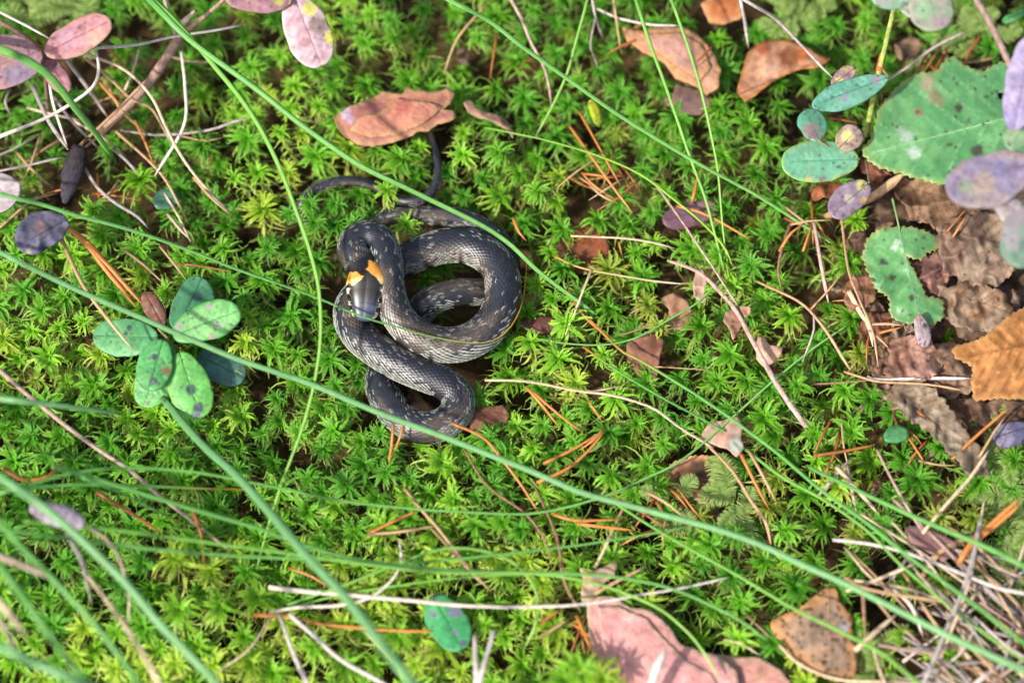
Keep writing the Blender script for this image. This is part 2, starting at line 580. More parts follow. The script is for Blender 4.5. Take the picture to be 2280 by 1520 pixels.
def along(s):
    return np.stack([np.interp(s, ds, dense[:, i]) for i in range(4)], -1)


def smooth1(a, k):
    ker = np.ones(k) / k
    return np.stack([np.convolve(np.pad(a[:, i], k // 2, mode='edge'), ker, mode='valid')[:len(a)] for i in range(a.shape[1])], -1)


TAN = unit(smooth1(np.gradient(dense[:, :3], axis=0), 31))


def frame(s):
    t = unit(np.stack([np.interp(s, ds, TAN[:, i]) for i in range(3)], -1))
    side = unit(np.cross(t, np.array([0, 0, 1.0])))
    up = unit(np.cross(side, t))
    return t, side, up


pr = along(sarr); tt, sd_, up_ = frame(sarr)
NS = 96
ph = np.linspace(0, 2 * np.pi, NS, endpoint=False)        # 0 is the spine, positive to the side vector
x = sarr / NAPE                                           # 0 snout .. 1 nape
hfac = np.where(x < 1.4, 0.64 + 0.30 * sstep(0.55, 1.4, x), 0.94)
hfac = np.where(x < 0.25, hfac + 0.25 * (1 - x / 0.25), hfac)
rx = pr[:, 3].copy()
rx[:1] = rx[0] * 0.2
sp_ = np.sin(ph)[None]; cp_ = np.cos(ph)[None]
sq = 1 + 0.10 * np.abs(np.sin(2 * ph))[None] * (1 - sstep(0.8, 1.3, x))[:, None]      # squarer head
hgt = np.where(cp_ > 0, 1.0, 0.86) * hfac[:, None]
off_side = sp_ * rx[:, None] * sq
off_up = cp_ * rx[:, None] * hgt * sq
# brow ridge and eye socket
SV = pr[:, None, :3] + sd_[:, None, :] * off_side[..., None] + up_[:, None, :] * off_up[..., None]
SV = SV.reshape(-1, 3)
X = np.repeat(x, NS); PH = np.tile(np.where(ph > np.pi, ph - 2 * np.pi, ph), len(sarr)); AP = np.abs(PH)
S_ = np.repeat(sarr, NS)
dark = hx('#2a2c30'); crown = hx('#2e2b28'); snout_sheen = hx('#4b5268'); pale = hx('#e8e0c0'); orange = hx('#f0a043'); black = hx('#121214')
c = np.tile(hx('#111216'), (len(SV), 1))
hm = (X < 1.05)
c[hm] = crown
c = mixc(c, snout_sheen, (1 - sstep(0.20, 0.5, X)) * (AP < 0.92))  # bluish reflection painted into the colour of the snout's top
# dark bars between the lip plates, pale lips
lip = sstep(0.80, 0.92, AP + 0.10 * np.sin(X * 34)) * (1 - sstep(0.66, 0.74, X))
bars = sstep(-0.1, 0.35, np.sin(X * 2 * np.pi / 0.21 + 0.9))
c = mixc(c, pale, lip)
c = mixc(c, black, lip * bars)
c = mixc(c, pale, (1 - sstep(0.05, 0.09, X)) * sstep(1.1, 1.35, AP))
c[hm & (AP > 2.0)] = hx('#b8b3a0')
# the two collar patches, wide at the sides and pointed at the spine
lat = np.abs(np.sin(PH))
wob = 0.03 * np.sin(PH * 5 + 0.5) + 0.02 * np.sin(PH * 13 + 1)
half = 0.17 * sstep(0.03, 0.62, lat) * (1 - 0.35 * sstep(1.3, 1.75, AP))
dx_ = half - np.abs(X - (0.86 + 0.03 * np.sign(PH)) - wob)
ringw = sstep(0.80, 0.90, X) * (1 - sstep(1.10, 1.2, X)) * (AP < 1.9)
c = mixc(c, hx('#131416'), ringw)
pw = sstep(-0.004, 0.012, dx_) * sstep(0.05, 0.12, lat) * (1 - sstep(1.70, 1.82, AP))
pc = mixc(np.tile(orange, (len(SV), 1)), hx('#f6e08e'), 0.8 * sstep(0.84, 0.72, X)) * (0.85 + 0.3 * fbm(X * 30, PH * 8, 2))[:, None]
c = mixc(c, pc, pw)
belly = (X > 1.05) & (AP > 2.15)
c[belly] = hx('#6e716e')
# plates on the head: thin dark seams
seam = hm & (AP < 1.0) & ((np.abs(PH) < 0.045) & (X > 0.55) & (X < 0.84) | (np.abs(X - 0.56 - 0.05 * np.abs(PH)) < 0.010) | (np.abs(X - 0.34 + 0.04 * AP) < 0.010) | (np.abs(AP - 0.62) < 0.04) & (X > 0.3) & (X < 0.56) | (np.abs(X - 0.19) < 0.010))
c[seam] = c[seam] * 0.45
n_r = len(sarr)
jj = np.arange(n_r * NS).reshape(n_r, NS)
sf = np.stack([jj[:-1].ravel(), np.roll(jj, -1, 1)[:-1].ravel(), np.roll(jj, -1, 1)[1:].ravel(), jj[1:].ravel()], -1)[:, ::-1]
snake = root("grass_snake", P(815, 760, -3), "dark scaly young grass snake coiled on the moss with two orange collar patches", "snake")
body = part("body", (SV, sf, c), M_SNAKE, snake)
# caps are closed by tiny end rings; scales lie over the body
W0 = math.radians(208) / 16
vs_all, cs_all = [], []
s_now = NAPE * 1.0; row = 0
rs = np.random.default_rng(3)
slist = []
while s_now < TOT * 0.995:
    r_now = float(np.interp(s_now, ds, dense[:, 3]))
    slist.append((s_now, r_now, row))
    wmin = max(r_now, 0.0011) * W0
    s_now += wmin * 0.86; row += 1
sl = np.array([a[0] for a in slist]); rl = np.array([a[1] for a in slist]); par = np.array([a[2] % 2 for a in slist])
pp_ = along(sl); t_, s_d, u_p = frame(sl)
hf = np.interp(sl, sarr, hfac)
j = np.arange(-8, 8)
phj = (j[None, :] + 0.5 * par[:, None] + 0.25) * W0                 # rows x 19
R = np.broadcast_to(rl[:, None], phj.shape)
wj = R * W0; Lj = wj * 1.42
phf = phj.ravel(); Rf = R.ravel(); wf = wj.ravel(); Lf = Lj.ravel()
ridx = np.repeat(np.arange(len(sl)), 16)
cen = pp_[ridx, :3]; T = t_[ridx]; SD = s_d[ridx]; UP = u_p[ridx]; HF = hf[ridx]
loc = np.array([(-0.5, -0.28, 0.015), (-0.5, 0.28, 0.015), (0.0, -0.50, 0.05), (0.0, 0.50, 0.05), (0.60, 0.0, 0.16), (-0.5, 0.0, 0.03), (0.14, 0.0, 0.24)])
m = len(loc); K = len(phf)
a_ = loc[None, :, 0] * Lf[:, None]; b_ = loc[None, :, 1] * wf[:, None] * 0.86; h_ = loc[None, :, 2] * wf[:, None] * 1.05
ang = phf[:, None] + b_ / Rf[:, None]
rr = Rf[:, None] + h_
# follow the bend of the body: positions at the shifted arc length
sa = np.clip(sl[ridx][:, None] + a_, 0, TOT)
pcen = along(sa.ravel()).reshape(K, m, 4)
tA, sA, uA = frame(sa.ravel()); sA = sA.reshape(K, m, 3); uA = uA.reshape(K, m, 3)
shr = (pcen[..., 3] / Rf[:, None])
up_h = np.where(np.cos(ang) > 0, 1.0, 0.86) * HF[:, None]
sv3 = pcen[..., :3] + sA * (np.sin(ang) * rr * shr)[..., None] + uA * (np.cos(ang) * rr * shr * up_h)[..., None]
# colours per scale
aph = np.abs(phf); ss_ = sl[ridx]
along_px = ss_ * 1000.0
mud = sstep(0.45, 0.66, fbm(along_px / 16.0, phf * 1.1 + 3, 3))
basec = mixc(np.tile(hx('#292c35'), (K, 1)), hx('#574d43'), mud * 0.8)
basec = basec * (0.75 + 0.5 * rs.random(K))[:, None]
pf = 0.10 + 0.62 * sstep(0.45, 1.30, aph) + 0.16 * mud
blot = fbm(along_px / 3.2, np.sign(phf) * 4 + phf * 0.6, 2)
pf = pf * sstep(0.30, 0.52, blot) * 1.5
pf = pf * np.where(aph < 0.6, 0.7, 1.0)
fleck = rs.random(K) < pf
palec = mixc(np.tile(hx('#c4c8bc'), (K, 1)), hx('#eef0e6'), rs.random(K)) * (0.6 + 0.5 * rs.random(K))[:, None]
palec = palec * (0.55 + 0.45 * sstep(0.3, 1.1, aph))[:, None]
tailf = sstep(0.80, 0.9, ss_ / TOT)
fleck &= rs.random(K) > tailf * 0.85
nk = (ss_ < NAPE * 1.14)
basec[nk] = hx('#1c1d20'); fleck &= ~nk
vent = aph > 1.42
basec[vent] = np.where((blot[vent] > 0.5)[:, None], hx('#b4b8ac'), hx('#1b1c1e'))
sc3 = np.repeat(basec[:, None, :], m, 1)
for vi, f_ in ((0, 0.7), (2, 1.0), (4, 0.9)):
    sc3[:, vi] = np.where(fleck[:, None], sc3[:, vi] * (1 - f_) + palec * f_, sc3[:, vi])
for vi, f_ in ((3, 0.6),):
    q_ = fleck & (rs.random(K) < 0.55)
    sc3[:, vi] = np.where(q_[:, None], sc3[:, vi] * (1 - f_) + palec * f_, sc3[:, vi])
sc3[:, 6] *= 1.15
tris = np.array([(5, 2, 0), (5, 6, 2), (2, 6, 4), (5, 3, 6), (5, 1, 3), (6, 3, 4)])
scf = (np.arange(K)[:, None, None] * m + tris[None]).reshape(-1, 3)
scales = part("scales", (sv3.reshape(-1, 3), scf, sc3.reshape(-1, 3)), M_SNAKE, snake, smooth=False)
scales["kind"] = "stuff"
# eyes
iE = np.argmin(np.abs(x - 0.40))
for sg in (-1, 1):
    ctr = pr[iE, :3] + sd_[iE] * (sg * rx[iE] * 0.84) + up_[iE] * rx[iE] * 0.36
    er = 0.00074
    la, lo_ = np.meshgrid(np.linspace(0, np.pi, 11), np.linspace(0, 2 * np.pi, 16, endpoint=False), indexing='ij')
    sph = np.stack([np.sin(la) * np.cos(lo_), np.sin(la) * np.sin(lo_), np.cos(la)], -1).reshape(-1, 3) * er + ctr
    kk = np.arange(11 * 16).reshape(11, 16)
    ef = np.stack([kk[:-1].ravel(), kk[1:].ravel(), np.roll(kk, -1, 1)[1:].ravel(), np.roll(kk, -1, 1)[:-1].ravel()], -1)
    part("eye", (sph, ef, np.tile(hx('#0b0a09'), (len(sph), 1))), M_EYE, snake)

# ------------------------------------------------------------------ leaves and bark
def rib_tube(axis, zf, w0, w1, col, lift=0.12, n=14, t0=0.0, t1=0.96):
    A = np.array(axis[0], float); B = np.array(axis[1], float)
    t = np.linspace(t0, t1, n)
    q = A + (B - A) * t[:, None]
    zz = zf(q[:, 0], q[:, 1]) + lift
    p = P(q[:, 0], q[:, 1], zz)
    rad = np.linspace(w0, w1, n) / 2 * mpp(float(zz.mean()))
    return tube(p, rad, hx(col), 5, 0.6)


def soft_rib(a, b):
    return '#' + ''.join('%02x' % int(0.45 * int(a[i:i + 2], 16) + 0.55 * int(b[i:i + 2], 16)) for i in (1, 3, 5))


def oval_leaf(parent, base, tip, width, z, green='#4f9a58', alt=None, rib='#3c7a44', spots=(), rspots=(7, 1.2, 5, '#5a5058'), edge=None, cup=-0.8, curl=0.0,
              seed=0, name="leaf", mat=None, block=False, crumple=(0.25, 50.0), point=0.9, fat=0.08, mott=0.65, under=None, thick=0.4, veins=(16.0, 1.0), relief=-0.22):
    ol = oval(base, tip, width, 46, fat, point)
    d, zf = sheet(ol, (base, tip), z, cup, crumple, 0, 5.0, thick, green, alt, rib, veins, 1.6, edge, 5.0, spots, rspots, mott, seed, (), relief, block, under, curl)
    lf = part(name, d, mat or M_LEAF, parent)
    part("midrib", rib_tube((base, tip), zf, 2.6, 1.0, soft_rib(green, rib), -0.02), mat or M_LEAF, lf)
    return lf


def stalk_part(name, pts, parent, w0, w1, col, mat=None, n=16, sides=7, knots=0.0):
    """A stem through (u, v, z) points as a part."""
    q = catmull(np.array(pts, float), n)
    p = P(q[:, 0], q[:, 1], q[:, 2])
    rad = np.linspace(w0, w1, n) / 2 * mpp(float(q[:, 2].mean()))
    return part(name, tube(p, rad, hx(col), sides, 1.0, 0, knots), mat or M_TWIG, parent)



# --- the lingonberry sprig beside the snake
sprig = root("lingonberry_sprig", P(392, 790, -12), "lingonberry sprig of glossy oval green leaves with dark spots beside the snake", "plant")
LANDMARKS.append(("the glossy lingonberry sprig", 400, 770))
stalk_part("stem", [(392, 800, -12), (390, 788, 0), (385, 772, 9), (372, 752, 12), (352, 732, 10)], sprig, 9, 5, '#8a7a4a')
PUR = '#4c3f5c'
oval_leaf(sprig, (352, 752), (207, 748), 84, (10, 7), '#5fa66c', '#70b478', '#3a7a4a', [(288, 730, 7, PUR), (282, 742, 5, PUR)], seed=1)
oval_leaf(sprig, (392, 735), (450, 617), 86, (8, 5), '#52956a', '#609f74', '#34704a', [(440, 660, 13, '#3f5f60')], seed=2)
oval_leaf(sprig, (385, 748), (534, 690), 84, (13, 15), '#7cc070', '#92cf84', '#4d9a56', [(398, 727, 9, '#b9a9a8'), (485, 722, 8, '#a898a8'), (466, 682, 8, '#b8b0a8'), (470, 750, 8, '#b99f98')], seed=3, edge='#5fb05c')
oval_leaf(sprig, (372, 758), (318, 905), 88, (11, 5), '#5fb060', '#74c06a', '#3f8f4a', [(328, 898, 6, '#7a6a70')], seed=4, edge='#7ac25c')
oval_leaf(sprig, (362, 756), (330, 868), 78, (14, 12), '#54a660', '#69b668', '#3c8648', [(344, 794, 8, PUR), (342, 848, 10, '#5b4c66'), (371, 824, 10, '#8a5a4c'), (330, 828, 4, PUR)], seed=5)
oval_leaf(sprig, (398, 785), (446, 930), 96, (12, 8), '#62b45c', '#7cc868', '#428f48', [(424, 866, 14, '#3c3f5c'), (442, 908, 13, '#55506e'), (440, 922, 10, '#8a86a0'), (469, 838, 6, '#7a6a70')], seed=6, edge='#7cc65a')
oval_leaf(sprig, (440, 790), (545, 842), 74, (4, 1), '#557f76', '#628c80', '#346a58', seed=7)
oval_leaf(sprig, (362, 728), (322, 650), 44, (8, 10), '#7a5348', '#946a58', '#5a3a34', [(345, 690, 8, '#a08880')], seed=8, mat=M_DRY)

# --- big blurred and sharp leaves over the litter
tree_leaf = root("birch_leaf", P(1930, 330, 8), "large green toothed leaf speckled brown, lying over the crumpled litter", "leaf")
LANDMARKS.append(("the speckled green leaf", 2090, 270))
ol = serrate(jag([(1922, 340), (1945, 300), (1960, 245), (1990, 205), (2035, 170), (2085, 160), (2120, 128), (2150, 150), (2190, 160), (2240, 140), (2300, 170), (2330, 260), (2310, 360), (2230, 400), (2150, 410), (2080, 405), (2010, 385), (1960, 370)], 5, 2.0, 3, True), 7, 17)
SP = '#4a3c3c'
d, zf = sheet(ol, ((2330, 240), (1925, 345)), (14, 9), -2.0, (2.2, 130), 1.5, 6.5, 0.35, '#5c9a62', '#70ab6e', '#8abf86', (46, 2.0), 2.5, '#8fa860', 7,
              [(2020, 305, 17, '#a9c2b0'), (2035, 340, 16, '#b4c8ba'), (2005, 290, 10, '#a0b8a4'), (2135, 240, 11, SP), (2045, 250, 11, '#8a6f5c'), (2080, 215, 17, '#8f8468'), (2095, 230, 10, '#8f8468'), (2175, 335, 15, SP), (2065, 185, 20, '#a39a7c')],
              (46, 3, 7, SP), 0.3, 21, [jag([(2222, 208), (2238, 205), (2236, 222), (2224, 220)], 4, 1, 2)], 0.35)
part("blade", d, M_LEAF, tree_leaf)
part("midrib", rib_tube(((2330, 240), (1935, 342)), zf, 6, 2.5, '#9ac692'), M_LEAF, tree_leaf)

ntl = root("aspen_leaf", P(2000, 520, 6), "green leaf with a bitten side and pale midrib on brown leaf litter", "leaf")
LANDMARKS.append(("the bitten green leaf", 2010, 610))
ol = serrate(jag([(1990, 506), (2035, 508), (2075, 522), (2098, 545), (2085, 553), (2062, 560), (2052, 576), (2015, 568), (2032, 600), (2048, 630), (2060, 660), (2098, 668), (2100, 705), (2075, 722), (2040, 718), (2005, 718), (1985, 700), (1982, 660), (1950, 640), (1936, 610), (1922, 570), (1935, 530), (1960, 512)], 4, 1.5, 8), 7, 14)
d, zf = sheet(ol, ((2002, 508), (2050, 720)), (8, 6), -1.2, (1.6, 80), 1.2, 5.5, 0.35, '#5c9a5e', '#6aa668', '#8ab888', (30, 1.6), 2.0, '#94a060', 4,
              [(1966, 583, 8, '#3c3c3a'), (1986, 618, 8, '#4a4238'), (2030, 664, 8, '#4a4238'), (1998, 540, 9, '#b8ccb8'), (1992, 552, 8, '#b8ccb8'), (2090, 548, 9, '#c0a060')], (16, 2.5, 6, '#4a4638'), 0.3, 31)
part("blade", d, M_LEAF, ntl)
part("midrib", rib_tube(((2002, 508), (2046, 705)), zf, 3.6, 1.5, '#86b684'), M_LEAF, ntl)
stalk_part("petiole", [(2003, 512, 9), (1996, 480, 10), (1987, 442, 9)], ntl, 4, 6, '#86ac6a', M_LEAF)

gbl = root("birch_leaf", P(2130, 790, 3), "golden brown toothed leaf with fine fanned veins lying on the crumpled litter", "leaf")
LANDMARKS.append(("the golden brown leaf", 2210, 800))
ol = serrate(jag([(2122, 775), (2160, 765), (2200, 745), (2245, 705), (2290, 680), (2360, 660), (2420, 760), (2380, 860), (2290, 882), (2230, 885), (2170, 890), (2164, 850), (2168, 815), (2130, 795)], 5, 1.2, 4), 6, 15)
d, zf = sheet(ol, ((2420, 740), (2125, 800)), (14, 7), -1.5, (2.0, 120), 1.5, 6, 0.35, '#9c6a3a', '#b57f4a', '#6a4022', (24, 2.2), 3.0, '#b88a58', 5, (), (14, 2, 5, '#c79a66'), 0.5, 41, (), 0.5)
part("blade", d, M_DRY, gbl)
part("midrib", rib_tube(((2420, 740), (2140, 795)), zf, 6, 2, '#74482a'), M_DRY, gbl)

# --- bilberry / lingonberry shoots over the top right corner
bs = root("lingonberry_sprig", P(1927, 320, -10), "lingonberry sprig with yellow stem and leaves browning in patches by the speckled leaf", "plant")
LANDMARKS.append(("the browning sprig", 1850, 350))
stalk_part("stem", [(1905, 350, -12), (1927, 304, 2), (1944, 219, 16), (1961, 144, 26), (1975, 85, 30), (1994, 0, 34), (2000, -60, 32)], bs, 14, 11, '#9fae5a', n=24)
stalk_part("stem_joint", [(1958, 158, 24.5), (1966, 118, 27.5)], bs, 19, 16, '#a8683c', n=6)
oval_leaf(bs, (1912, 355), (1740, 362), 94, (10, 14), '#7fbf9c', '#90cba6', '#5aa884', [(1866, 402, 12, '#c3c46a'), (1880, 395, 8, '#8f7f8a'), (1800, 400, 9, '#c9c878'), (1832, 398, 10, '#8a7a86')], seed=51, edge='#9cc87a')
oval_leaf(bs, (1978, 172), (1808, 236), 62, (24, 26), '#72b299', '#84bfa6', '#4a947e', [(1952, 178, 14, '#a39aa8'), (1885, 212, 7, '#9a9ab0'), (1880, 220, 8, '#a0a0b2')], seed=52, point=1.1)
oval_leaf(bs, (1822, 312), (1795, 244), 62, (13, 11), '#64a488', '#74b094', '#44886c', [(1805, 290, 20, '#9a7f86'), (1815, 300, 14, '#8f7078')], seed=53)
oval_leaf(bs, (1868, 330), (1912, 285), 58, (15, 17), '#9a8580', '#b3a27a', '#8a7670', [(1886, 302, 15, '#d9cf86')], seed=54, mat=M_DRY)
oval_leaf(bs, (1935, 408), (1850, 478), 66, (17, 20), '#9c8a9a', '#b9aaa8', '#8a7a8a', [(1918, 412, 14, '#d5d27a'), (1890, 440, 12, '#c9bcae'), (1925, 445, 9, '#d0b070'), (1900, 470, 8, '#8a6f6a')], seed=55, mat=M_DRY)
oval_leaf(bs, (1852, 190), (1905, 150), 34, (22, 25), '#8a7078', '#b0a070', '#705860', [(1868, 178, 8, '#d0c878')], seed=56, mat=M_DRY)
stalk_part("petiole", [(1912, 355, 10), (1922, 345, 0), (1922, 320, -1)], bs, 5, 5, '#8a7a5a')
stalk_part("petiole", [(1978, 172, 24), (1962, 150, 25.5)], bs, 5, 6, '#8a7a5a')
stalk_part("petiole", [(1822, 312, 13), (1880, 345, 8), (1918, 318, 0)], bs, 5, 5, '#8a7a5a')
stalk_part("petiole", [(1868, 330, 15), (1895, 338, 8), (1919, 318, 0)], bs, 5, 5, '#8a7a5a')
stalk_part("petiole", [(1935, 408, 17), (1930, 370, 9), (1920, 325, -1)], bs, 5, 5, '#8a7a5a')
stalk_part("petiole", [(1852, 190, 22), (1900, 200, 21), (1948, 205, 18)], bs, 5, 5, '#8a7a5a')

# blurred shoot nearer the lens at the right edge
bs2 = root("bilberry_shoot", P(2330, 520, -12), "bilberry shoot with mauve and pale green leaves held above the speckled leaf", "plant")
stalk_part("stem", [(2350, 560, -12), (2330, 420, 30), (2290, 250, 52), (2245, 137, 56), (2204, 51, 58), (2165, -15, 58), (2120, -90, 50)], bs2, 15, 15, '#9a8278', n=24)
oval_leaf(bs2, (2300, 360), (2108, 425), 118, (54, 58), '#9a8ea6', '#a99a98', '#8a7c96', [(2190, 410, 30, '#b5a296'), (2150, 415, 18, '#9aa68a'), (2230, 380, 22, '#8c84a8')], seed=61, mat=M_DRY)
oval_leaf(bs2, (2256, 290), (2300, 80), 90, (56, 66), '#8f86ac', '#a096b4', '#7c7498', seed=62, mat=M_DRY)
oval_leaf(bs2, (2310, 250), (2245, 330), 60, (53, 56), '#8cb88a', '#a8c49a', '#7aa87c', seed=63)
oval_leaf(bs2, (2330, 440), (2255, 590), 110, (50, 56), '#8fb096', '#b3b0ae', '#80a088', [(2262, 480, 34, '#b0a4aa'), (2245, 520, 24, '#b9b2b4')], seed=64)
oval_leaf(bs2, (2300, 500), (2220, 440), 60, (50, 54), '#a39a9c', '#b3aaa6', '#908890', seed=65, mat=M_DRY)
for a, b in (((2300, 360, 54), (2308, 330, 49)), ((2256, 290, 56), (2290, 255, 52)), ((2310, 250, 53), (2292, 252, 52)), ((2330, 440, 50), (2333, 440, 26)), ((2300, 500, 50), (2338, 480, 18))):
    stalk_part("petiole", [a, b], bs2, 6, 6, '#9a8a80', n=6)
bs3 = root("bilberry_shoot", P(2080, -140, -12), "bilberry shoot with pale mottled leaves hanging above the yellow stem", "plant")
stalk_part("stem", [(2080, -160, -12), (2070, -80, 45), (2060, -30, 60)], bs3, 14, 10, '#8a7a68', n=12)
oval_leaf(bs3, (2060, -40), (2090, 66), 96, (60, 64), '#b3b0a2', '#9ab890', '#a09c90', [(2098, 50, 20, '#b4a0a4'), (2060, 20, 22, '#a0c09a')], seed=66)
oval_leaf(bs3, (2050, -40), (1940, -5), 80, (60, 62), '#8fb898', '#a8b8a4', '#80a888', [(1965, -2, 20, '#b8b6b0')], seed=67)
oval_leaf(bs3, (2060, -30), (2015, 32), 70, (58, 60), '#8fae92', '#b8b4ae', '#80a080', seed=68)

# --- faded leaves held over the top left corner
bl = root("bilberry_shoot", P(96, 150, -14), "bilberry shoot with dull pink fading leaves over bare twigs", "plant")
LANDMARKS.append(("the pink-leaved shoot", 120, 110))
stalk_part("stem", [(112, 300, -14), (104, 200, 12), (100, 130, 34), (92, 110, 40), (20, 60, 52), (-60, 30, 50)], bl, 12, 10, '#8a6f60', n=22)
oval_leaf(bl, (100, 118), (246, 46), 76, (40, 48), '#b58488', '#a97478', '#93646c', [(215, 85, 26, '#c79a8c'), (150, 85, 24, '#b890a0')], seed=71, mat=M_DRY, edge='#b99080')
oval_leaf(bl, (92, 112), (-60, 165), 118, (40, 40), '#a3808a', '#ad8686', '#8a6c76', [(40, 165, 34, '#8f7f94'), (20, 120, 30, '#b08a84')], seed=72, mat=M_DRY)
oval_leaf(bl, (104, 128), (150, 206), 50, (36, 34), '#c08c92', '#b27c84', '#9a6870', seed=73, mat=M_DRY)
bl2 = root("bilberry_shoot", P(680, -90, -14), "bilberry shoot with a hanging pinkish white leaf blotched yellow", "plant")
LANDMARKS.append(("the yellow-blotched leaf", 690, 80))
stalk_part("stem", [(650, -150, -14), (655, -60, 30), (650, -10, 46), (645, 10, 48)], bl2, 10, 7, '#9a7a68', n=16)
oval_leaf(bl2, (652, -10), (715, 148), 100, (47, 40), '#cdb2ba', '#c4a0a8', '#a8848e', [(738, 85, 17, '#d8d85a'), (690, 18, 18, '#cdd060'), (705, 55, 20, '#8a7a74'), (726, 55, 15, '#8f8078'), (680, 95, 14, '#b88a92')], seed=74, mat=M_DRY, edge='#cfc6c0')
oval_leaf(bl2, (650, 2), (500, -10), 62, (47, 52), '#bf949c', '#b0848c', '#98707a', [(622, 2, 12, '#d6d870'), (560, 8, 20, '#c49a98')], seed=75, mat=M_DRY)

# --- single leaves
def litter(name, label, cat, outline, mat, group=None, jagp=(5, 1.5, 1, False), ser=None, rib=None, **kw):
    ol = jag(outline, *jagp)
    if ser:
        ol = serrate(ol, *ser)
    d, zf = sheet(ol, **kw)
    if rib:
        ax = kw['axis']
        r = root(name, d[0][0], label, cat, group)
        part("blade", d, mat, r)
        part("midrib", rib_tube(ax, zf, *rib), mat, r)
        return r
    return single(name, d, mat, label, cat, group)


def lone_oval(name, label, cat, base, tip, width, z, **kw):
    r = root(name, P(base[0], base[1], z[0]), label, cat)
    oval_leaf(r, base, tip, width, z, name="blade", **kw)
    return r


lone_oval("lingonberry_leaf", "single green oval leaf with mauve spots under the long pale stalk", "leaf", (962, 1325), (1030, 1445), 88, (5, 8), green='#4ea86a', alt='#5cb674', rib='#3c8a54',
          spots=[(964, 1366, 10, '#8d86a0'), (1012, 1360, 18, '#8a84a2'), (1013, 1406, 9, '#8a80a2'), (1030, 1430, 9, '#6a6a88'), (965, 1322, 16, '#6a5a58')], seed=81, block=True)
lone_oval("lingonberry_leaf", "pale lilac faded leaf lying across the grass blades", "leaf", (66, 1128), (188, 1166), 50, (36, 33), green='#c4b4c4', alt='#b8a8b4', rib='#a898a8', seed=82, mat=M_DRY)
lone_oval("bilberry_leaf", "crinkled grey mauve leaf beside the orange needles and black pod", "leaf", (150, 488), (38, 548), 84, (22, 26), green='#6c6a80', alt='#85828f', rib='#585668', spots=[(90, 505, 16, '#8a7070'), (95, 555, 12, '#4a4a68'), (62, 562, 7, '#b0b090')], crumple=(2.0, 40), seed=83, mat=M_DRY)
lone_oval("lingonberry_leaf", "small blue green leaf half tucked under the moss near the dry stems", "leaf", (398, 440), (342, 452), 44, (4, 5), green='#4a7a6a', alt='#568a74', rib='#3c6a58', seed=84)
lone_oval("lingonberry_leaf", "tiny green and grey leaf beside the curled grey leaf", "leaf", (1968, 975), (2022, 962), 40, (4, 5), green='#4c9458', alt='#a4a8b8', rib='#608a68', seed=85)
lone_oval("bilberry_leaf", "narrow bright green leaf among dry stems behind the mauve shoot", "leaf", (2232, 48), (2282, 26), 22, (6, 8), green='#5aa860', seed=86)
lone_oval("bilberry_leaf", "dark blue grey leaf on the pale feathery moss", "leaf", (2290, 950), (2210, 975), 56, (5, 4), green='#5a5a78', alt='#8a8498', rib='#4a4a60', seed=87, mat=M_DRY)
lone_oval("bilberry_leaf", "slim silvery leaf with dark dots lying on the bitten green leaf", "leaf", (2044, 700), (2060, 772), 34, (11, 9), green='#b4a4a8', alt='#a8989c', rib='#a09094', spots=[(2044, 706, 10, '#9a7068'), (2059, 725, 6, '#3c383c')], rspots=(10, 1.5, 3, '#504448'), seed=88, mat=M_DRY, point=0.8)
lone_oval("bilberry_leaf", "pale papery scrap of leaf beside the black pod", "leaf", (-30, 400), (34, 450), 90, (12, 14), green='#b8aab0', alt='#cabcbe', rib='#a89aa0', seed=89, mat=M_DRY)
lone_oval("bilberry_leaf", "purple brown leaf half sunk in moss between two green grass blades", "leaf", (1598, 458), (1475, 492), 56, (1, 3), green='#7a5a68', alt='#8f6f72', rib='#604850', seed=90, mat=M_DRY, block=True)
lone_oval("lingonberry_leaf", "small yellow leaf standing in moss by the thin pale blade", "leaf", (1335, 282), (1315, 222), 24, (0, 6), green='#b8c22a', alt='#8fc02a', rib='#a0a030', seed=91)

# --- bark flakes
def bark(label, outline, seed, z, base, alt, edge, axis=None, inner=None, jg=(5, 2.2), spots=(), group=None, crumple=(1.4, 110), fold=1.2, cup=-1.6, name="bark_flake", mark=None, layers='#c0826c'):
    o1 = jag(outline, jg[0], jg[1], seed)
    d, zf = sheet(o1, axis, z, cup, crumple, fold, 7, 1.1, base, alt, None, (0, 0), 0, edge, 9, spots, (0, 1, 2, '#000000'), 0.5, seed, (), 0, True, '#5a4034', 0, mscale=70)
    r = root(name, d[0][0], label, "bark", group)
    part("outer_layer", d, M_BARK, r)
    if inner is not None:
        o2 = jag(inner, jg[0], jg[1], seed + 40)
        d2, _ = sheet(o2, axis, (z[0] + 0.8, z[1] + 0.8), cup, crumple, fold, 7, 0.7, layers, alt, None, (0, 0), 0, edge, 6, spots, (0, 1, 2, '#000000'), 0.5, seed, (), 0, False, None, 0, mscale=50)
        part("inner_layer", d2, M_BARK, r)
    if mark:
        LANDMARKS.append((mark, *np.mean(outline, 0)))
    return r


